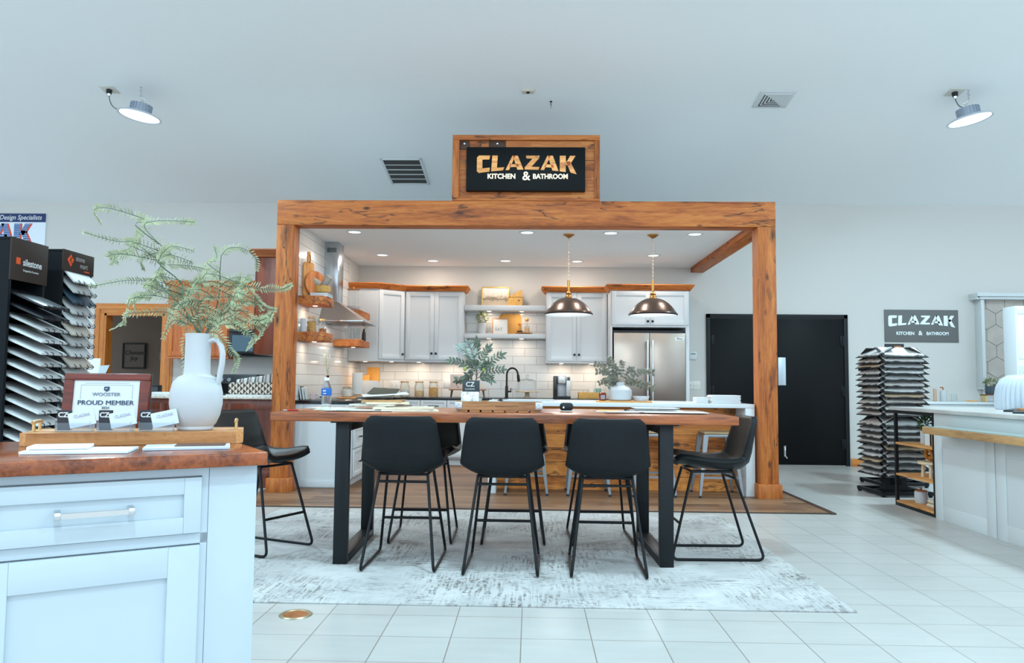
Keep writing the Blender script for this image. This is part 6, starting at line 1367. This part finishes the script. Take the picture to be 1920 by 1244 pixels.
t = thing('soap_dispenser', 'white soap bottle with copper pump on the vanity counter', 'soap dispenser', (5.50, 10.45, CT)); MB().lathe([(0, 0), (.038, 0), (.042, .01), (.042, .13), (.03, .15), (0, .152)], seg=24).build('bottle', CERAM, t); MB().rod((0, 0, .15), (0, 0, .185), .009).rod((0, 0, .185), (-.04, 0, .185), .008).build('pump', M('copper', (196, 130, 90), .3, .8), t)
t = thing('tall_tumbler', 'narrow tan tumbler standing left of the soap bottle', 'tumbler', (5.39, 10.45, CT)); MB().lathe([(0, 0), (.02, 0), (.022, .01), (.022, .17), (.018, .17), (0, .01)], seg=18).build('cup', M('tumbler_tan', (196, 160, 140), .4), t)
t = thing('glass_tumbler', 'short glass cup right of the soap bottle on the vanity', 'glass', (5.64, 10.45, CT)); MB().lathe([(0, 0), (.035, 0), (.038, .10), (.034, .10), (.031, .008), (0, .006)], seg=20).build('cup', GLASS, t)
t = thing('starfish_dish', 'little orange starfish ornament on the vanity counter', 'ornament', (5.86, 10.42, CT)); MB().prism([((.07 if k % 2 == 0 else .028)*math.cos(k*PI/5), (.07 if k % 2 == 0 else .028)*math.sin(k*PI/5)) for k in range(10)], 0, .02, 'xy').build('body', M('starfish', (224, 170, 110), .7), t)
t = thing('wood_riser', 'small wooden riser under the succulent on the vanity counter', 'riser', (6.10, 10.42, CT)); MB().box(-.10, .10, -.07, .07, .085, .10, .002).build('top', RW, t)
for x in (-.085, .085): MB().box(x-.012, x+.012, -.06, .06, 0, .085, .002).build('leg', M('riser_leg', (206, 180, 130), .5), t)
t = thing('succulent', 'green succulent in a dark ribbed pot on the little wooden riser', 'potted plant', (6.10, 10.42, CT+.1005)); MB().lathe([(0, 0), (.05, 0), (.055, .01), (.06, .11), (.054, .11), (0, .10)], seg=40, rib=(.03, 10)).build('pot', M('slate_pot', (70, 84, 92), .5), t); shrub(t, 90, .085, (0, 0, .15), .06, .022, LEAFG, 17, .6)

# ------------------------------------------------------------------ company sign on the back wall
t = thing('wall_sign', 'flat grey rectangular company sign on the wall right of the door', 'sign', (5.405, WY, 1.938))
MB().box(-.505, .505, -.014, 0, -.225, .225, .002).build('plate', M('sign_grey', (104, 104, 102), .6), t)
SW = M('sign_white', (236, 240, 240), .5)
clazak(t, -.455, .455, .145, .122, -.0145, SW, arch=.3, ext=.003)
text('lettering', 'KITCHEN', .062, SW, t, (-.225, -.016, -.105), offset=.0018, xs=.95); text('lettering', '&', .085, SW, t, (-.02, -.016, -.10), offset=.002); text('lettering', 'BATHROOM', .062, SW, t, (.215, -.016, -.105), offset=.0018, xs=.88)

# ------------------------------------------------------------------ carousel towers of stone samples
LSM = [('pale stone', (206, 200, 194)), ('white marble', (214, 212, 208)), ('tan mosaic', (196, 172, 144)), ('grey mosaic', (186, 184, 182)), ('beige slate', (196, 186, 178))]
def leafproto(w, d_, col, nm, seed):
    t = thing('sample_leaf', 'x', 'tile sample', (0, 0, 0)); rg = random.Random(seed)
    MB().box(-w/2, w/2, -d_, 0, -.004, 0).build('backer', M('backer_black', (30, 31, 33), .5), t, smooth=0)
    n = 7; top = [(-w/2*.88+w*.88*k/n, -d_*.93+rg.choice((0, .012, .022, .004))) for k in range(n+1)]; poly = [(-w/2*.88, -d_*.08)]+top+[(w/2*.88, -d_*.08)]
    MB().prism(poly, .0005, .012, 'xy').build('tile', M(nm, col, .45, var=.18, vscale=26), t, smooth=0)
    return t
LP = {}
def stand(cx_, cy_, a0, name_, faces, seed):
    t = thing('sample_carousel', name_, 'display stand', (cx_, cy_, 0), a0)
    MB().box(-.055, .055, -.055, .055, .10, 1.50, .003).build('pole', BLACKM, t)
    m = MB(); 
    for s_ in (-1, 1): m.bar((-.26, s_*.24, .035), (.26, s_*.24, .035), .035); m.bar((s_*.24, -.26, .035), (s_*.24, .26, .035), .035)
    m.bar((-.24, 0, .035), (.24, 0, .035), .035)
    m.build('base_frame', BLACKM, t, smooth=0)
    m = MB(); q = [m.bm.verts.new(v) for v in ((-.13, -.05, .05), (.13, -.05, .05), (.13, .05, .05), (-.13, .05, .05), (-.05, -.04, .26), (.05, -.04, .26), (.05, .04, .26), (-.05, .04, .26))]
    for f in ((3, 2, 1, 0), (4, 5, 6, 7), (0, 1, 5, 4), (1, 2, 6, 5), (2, 3, 7, 6), (3, 0, 4, 7)): m.bm.faces.new([q[k] for k in f])
    m.build('foot_gusset', BLACKM, t, smooth=0)
    for sx in (-1, 1):
        for sy in (-1, 1): MB().lathe([(0, 0), (.018, 0), (.02, .018), (0, .018)], seg=10, c=(sx*.24, sy*.24, 0)).build('foot', BLACKM, t)
    MB().box(-.10, .10, -.07, -.055, 1.44, 1.54, .002).build('name_plate', BLACKP, t); text('plate_lettering', 'MSI', .05, M('msi_orange', (190, 120, 70), .5), t, (.03, -.072, 1.50), offset=.001)
    rg = random.Random(seed); w, d_ = .45, .22
    for fi, (fa, rows, fn) in enumerate(faces):
        for r_, z in enumerate(rows):
            ci = rg.randrange(5); key = (w, ci, r_ % 2)
            lab = '%s board on the %s of %s, %s row from the top' % (LSM[ci][0], fn, 'the nearer carousel' if seed == 1 else 'the farther carousel', ['top'] [0] if r_ == 0 else ['', 'second', 'third', 'fourth', 'fifth', 'sixth', 'seventh', 'eighth', 'ninth', 'tenth', 'eleventh', 'twelfth', '13th', '14th', '15th', '16th', '17th', '18th', '19th', '20th', '21st', '22nd'][r_])
            lab = lab.replace('top row from the top', 'top row')
            a = a0+fa; px, py = cx_+.075*math.sin(a), cy_-.075*math.cos(a)
            rot = (math.radians(27)+rg.uniform(-.04, .04), 0, a+rg.uniform(-.03, .03))
            if key not in LP: o = leafproto(w, d_, LSM[ci][1], 'leaf_tile_%d' % ci, ci*7+r_ % 2); LP[key] = o; o['label'] = lab; o['group'] = 'tilted tile sample boards on the carousels'; o.location = (px, py, z)
            else: o = dup(LP[key], (px, py, z), None, lab, 'tilted tile sample boards on the carousels')
            o.rotation_euler = rot
up = [1.50-.060*k for k in range(11)]; lo = [.80-.062*k for k in range(9)]
stand(3.74, 8.10, .07, 'black carousel stand of tilted tile sample boards, nearer the camera', ((0, up+lo, 'front face'), (-PI/2, up+lo, 'left face'), (PI/2, up+lo, 'right face'), (PI, up[:9]+lo[:5], 'rear face')), 1)
stand(4.08, 8.85, .05, 'black carousel stand of tilted tile sample boards, half hidden behind the nearer one', ((0, up[2:]+lo, 'front face'), (-PI/2, up[:3]+up[5:]+lo, 'left face')), 2)
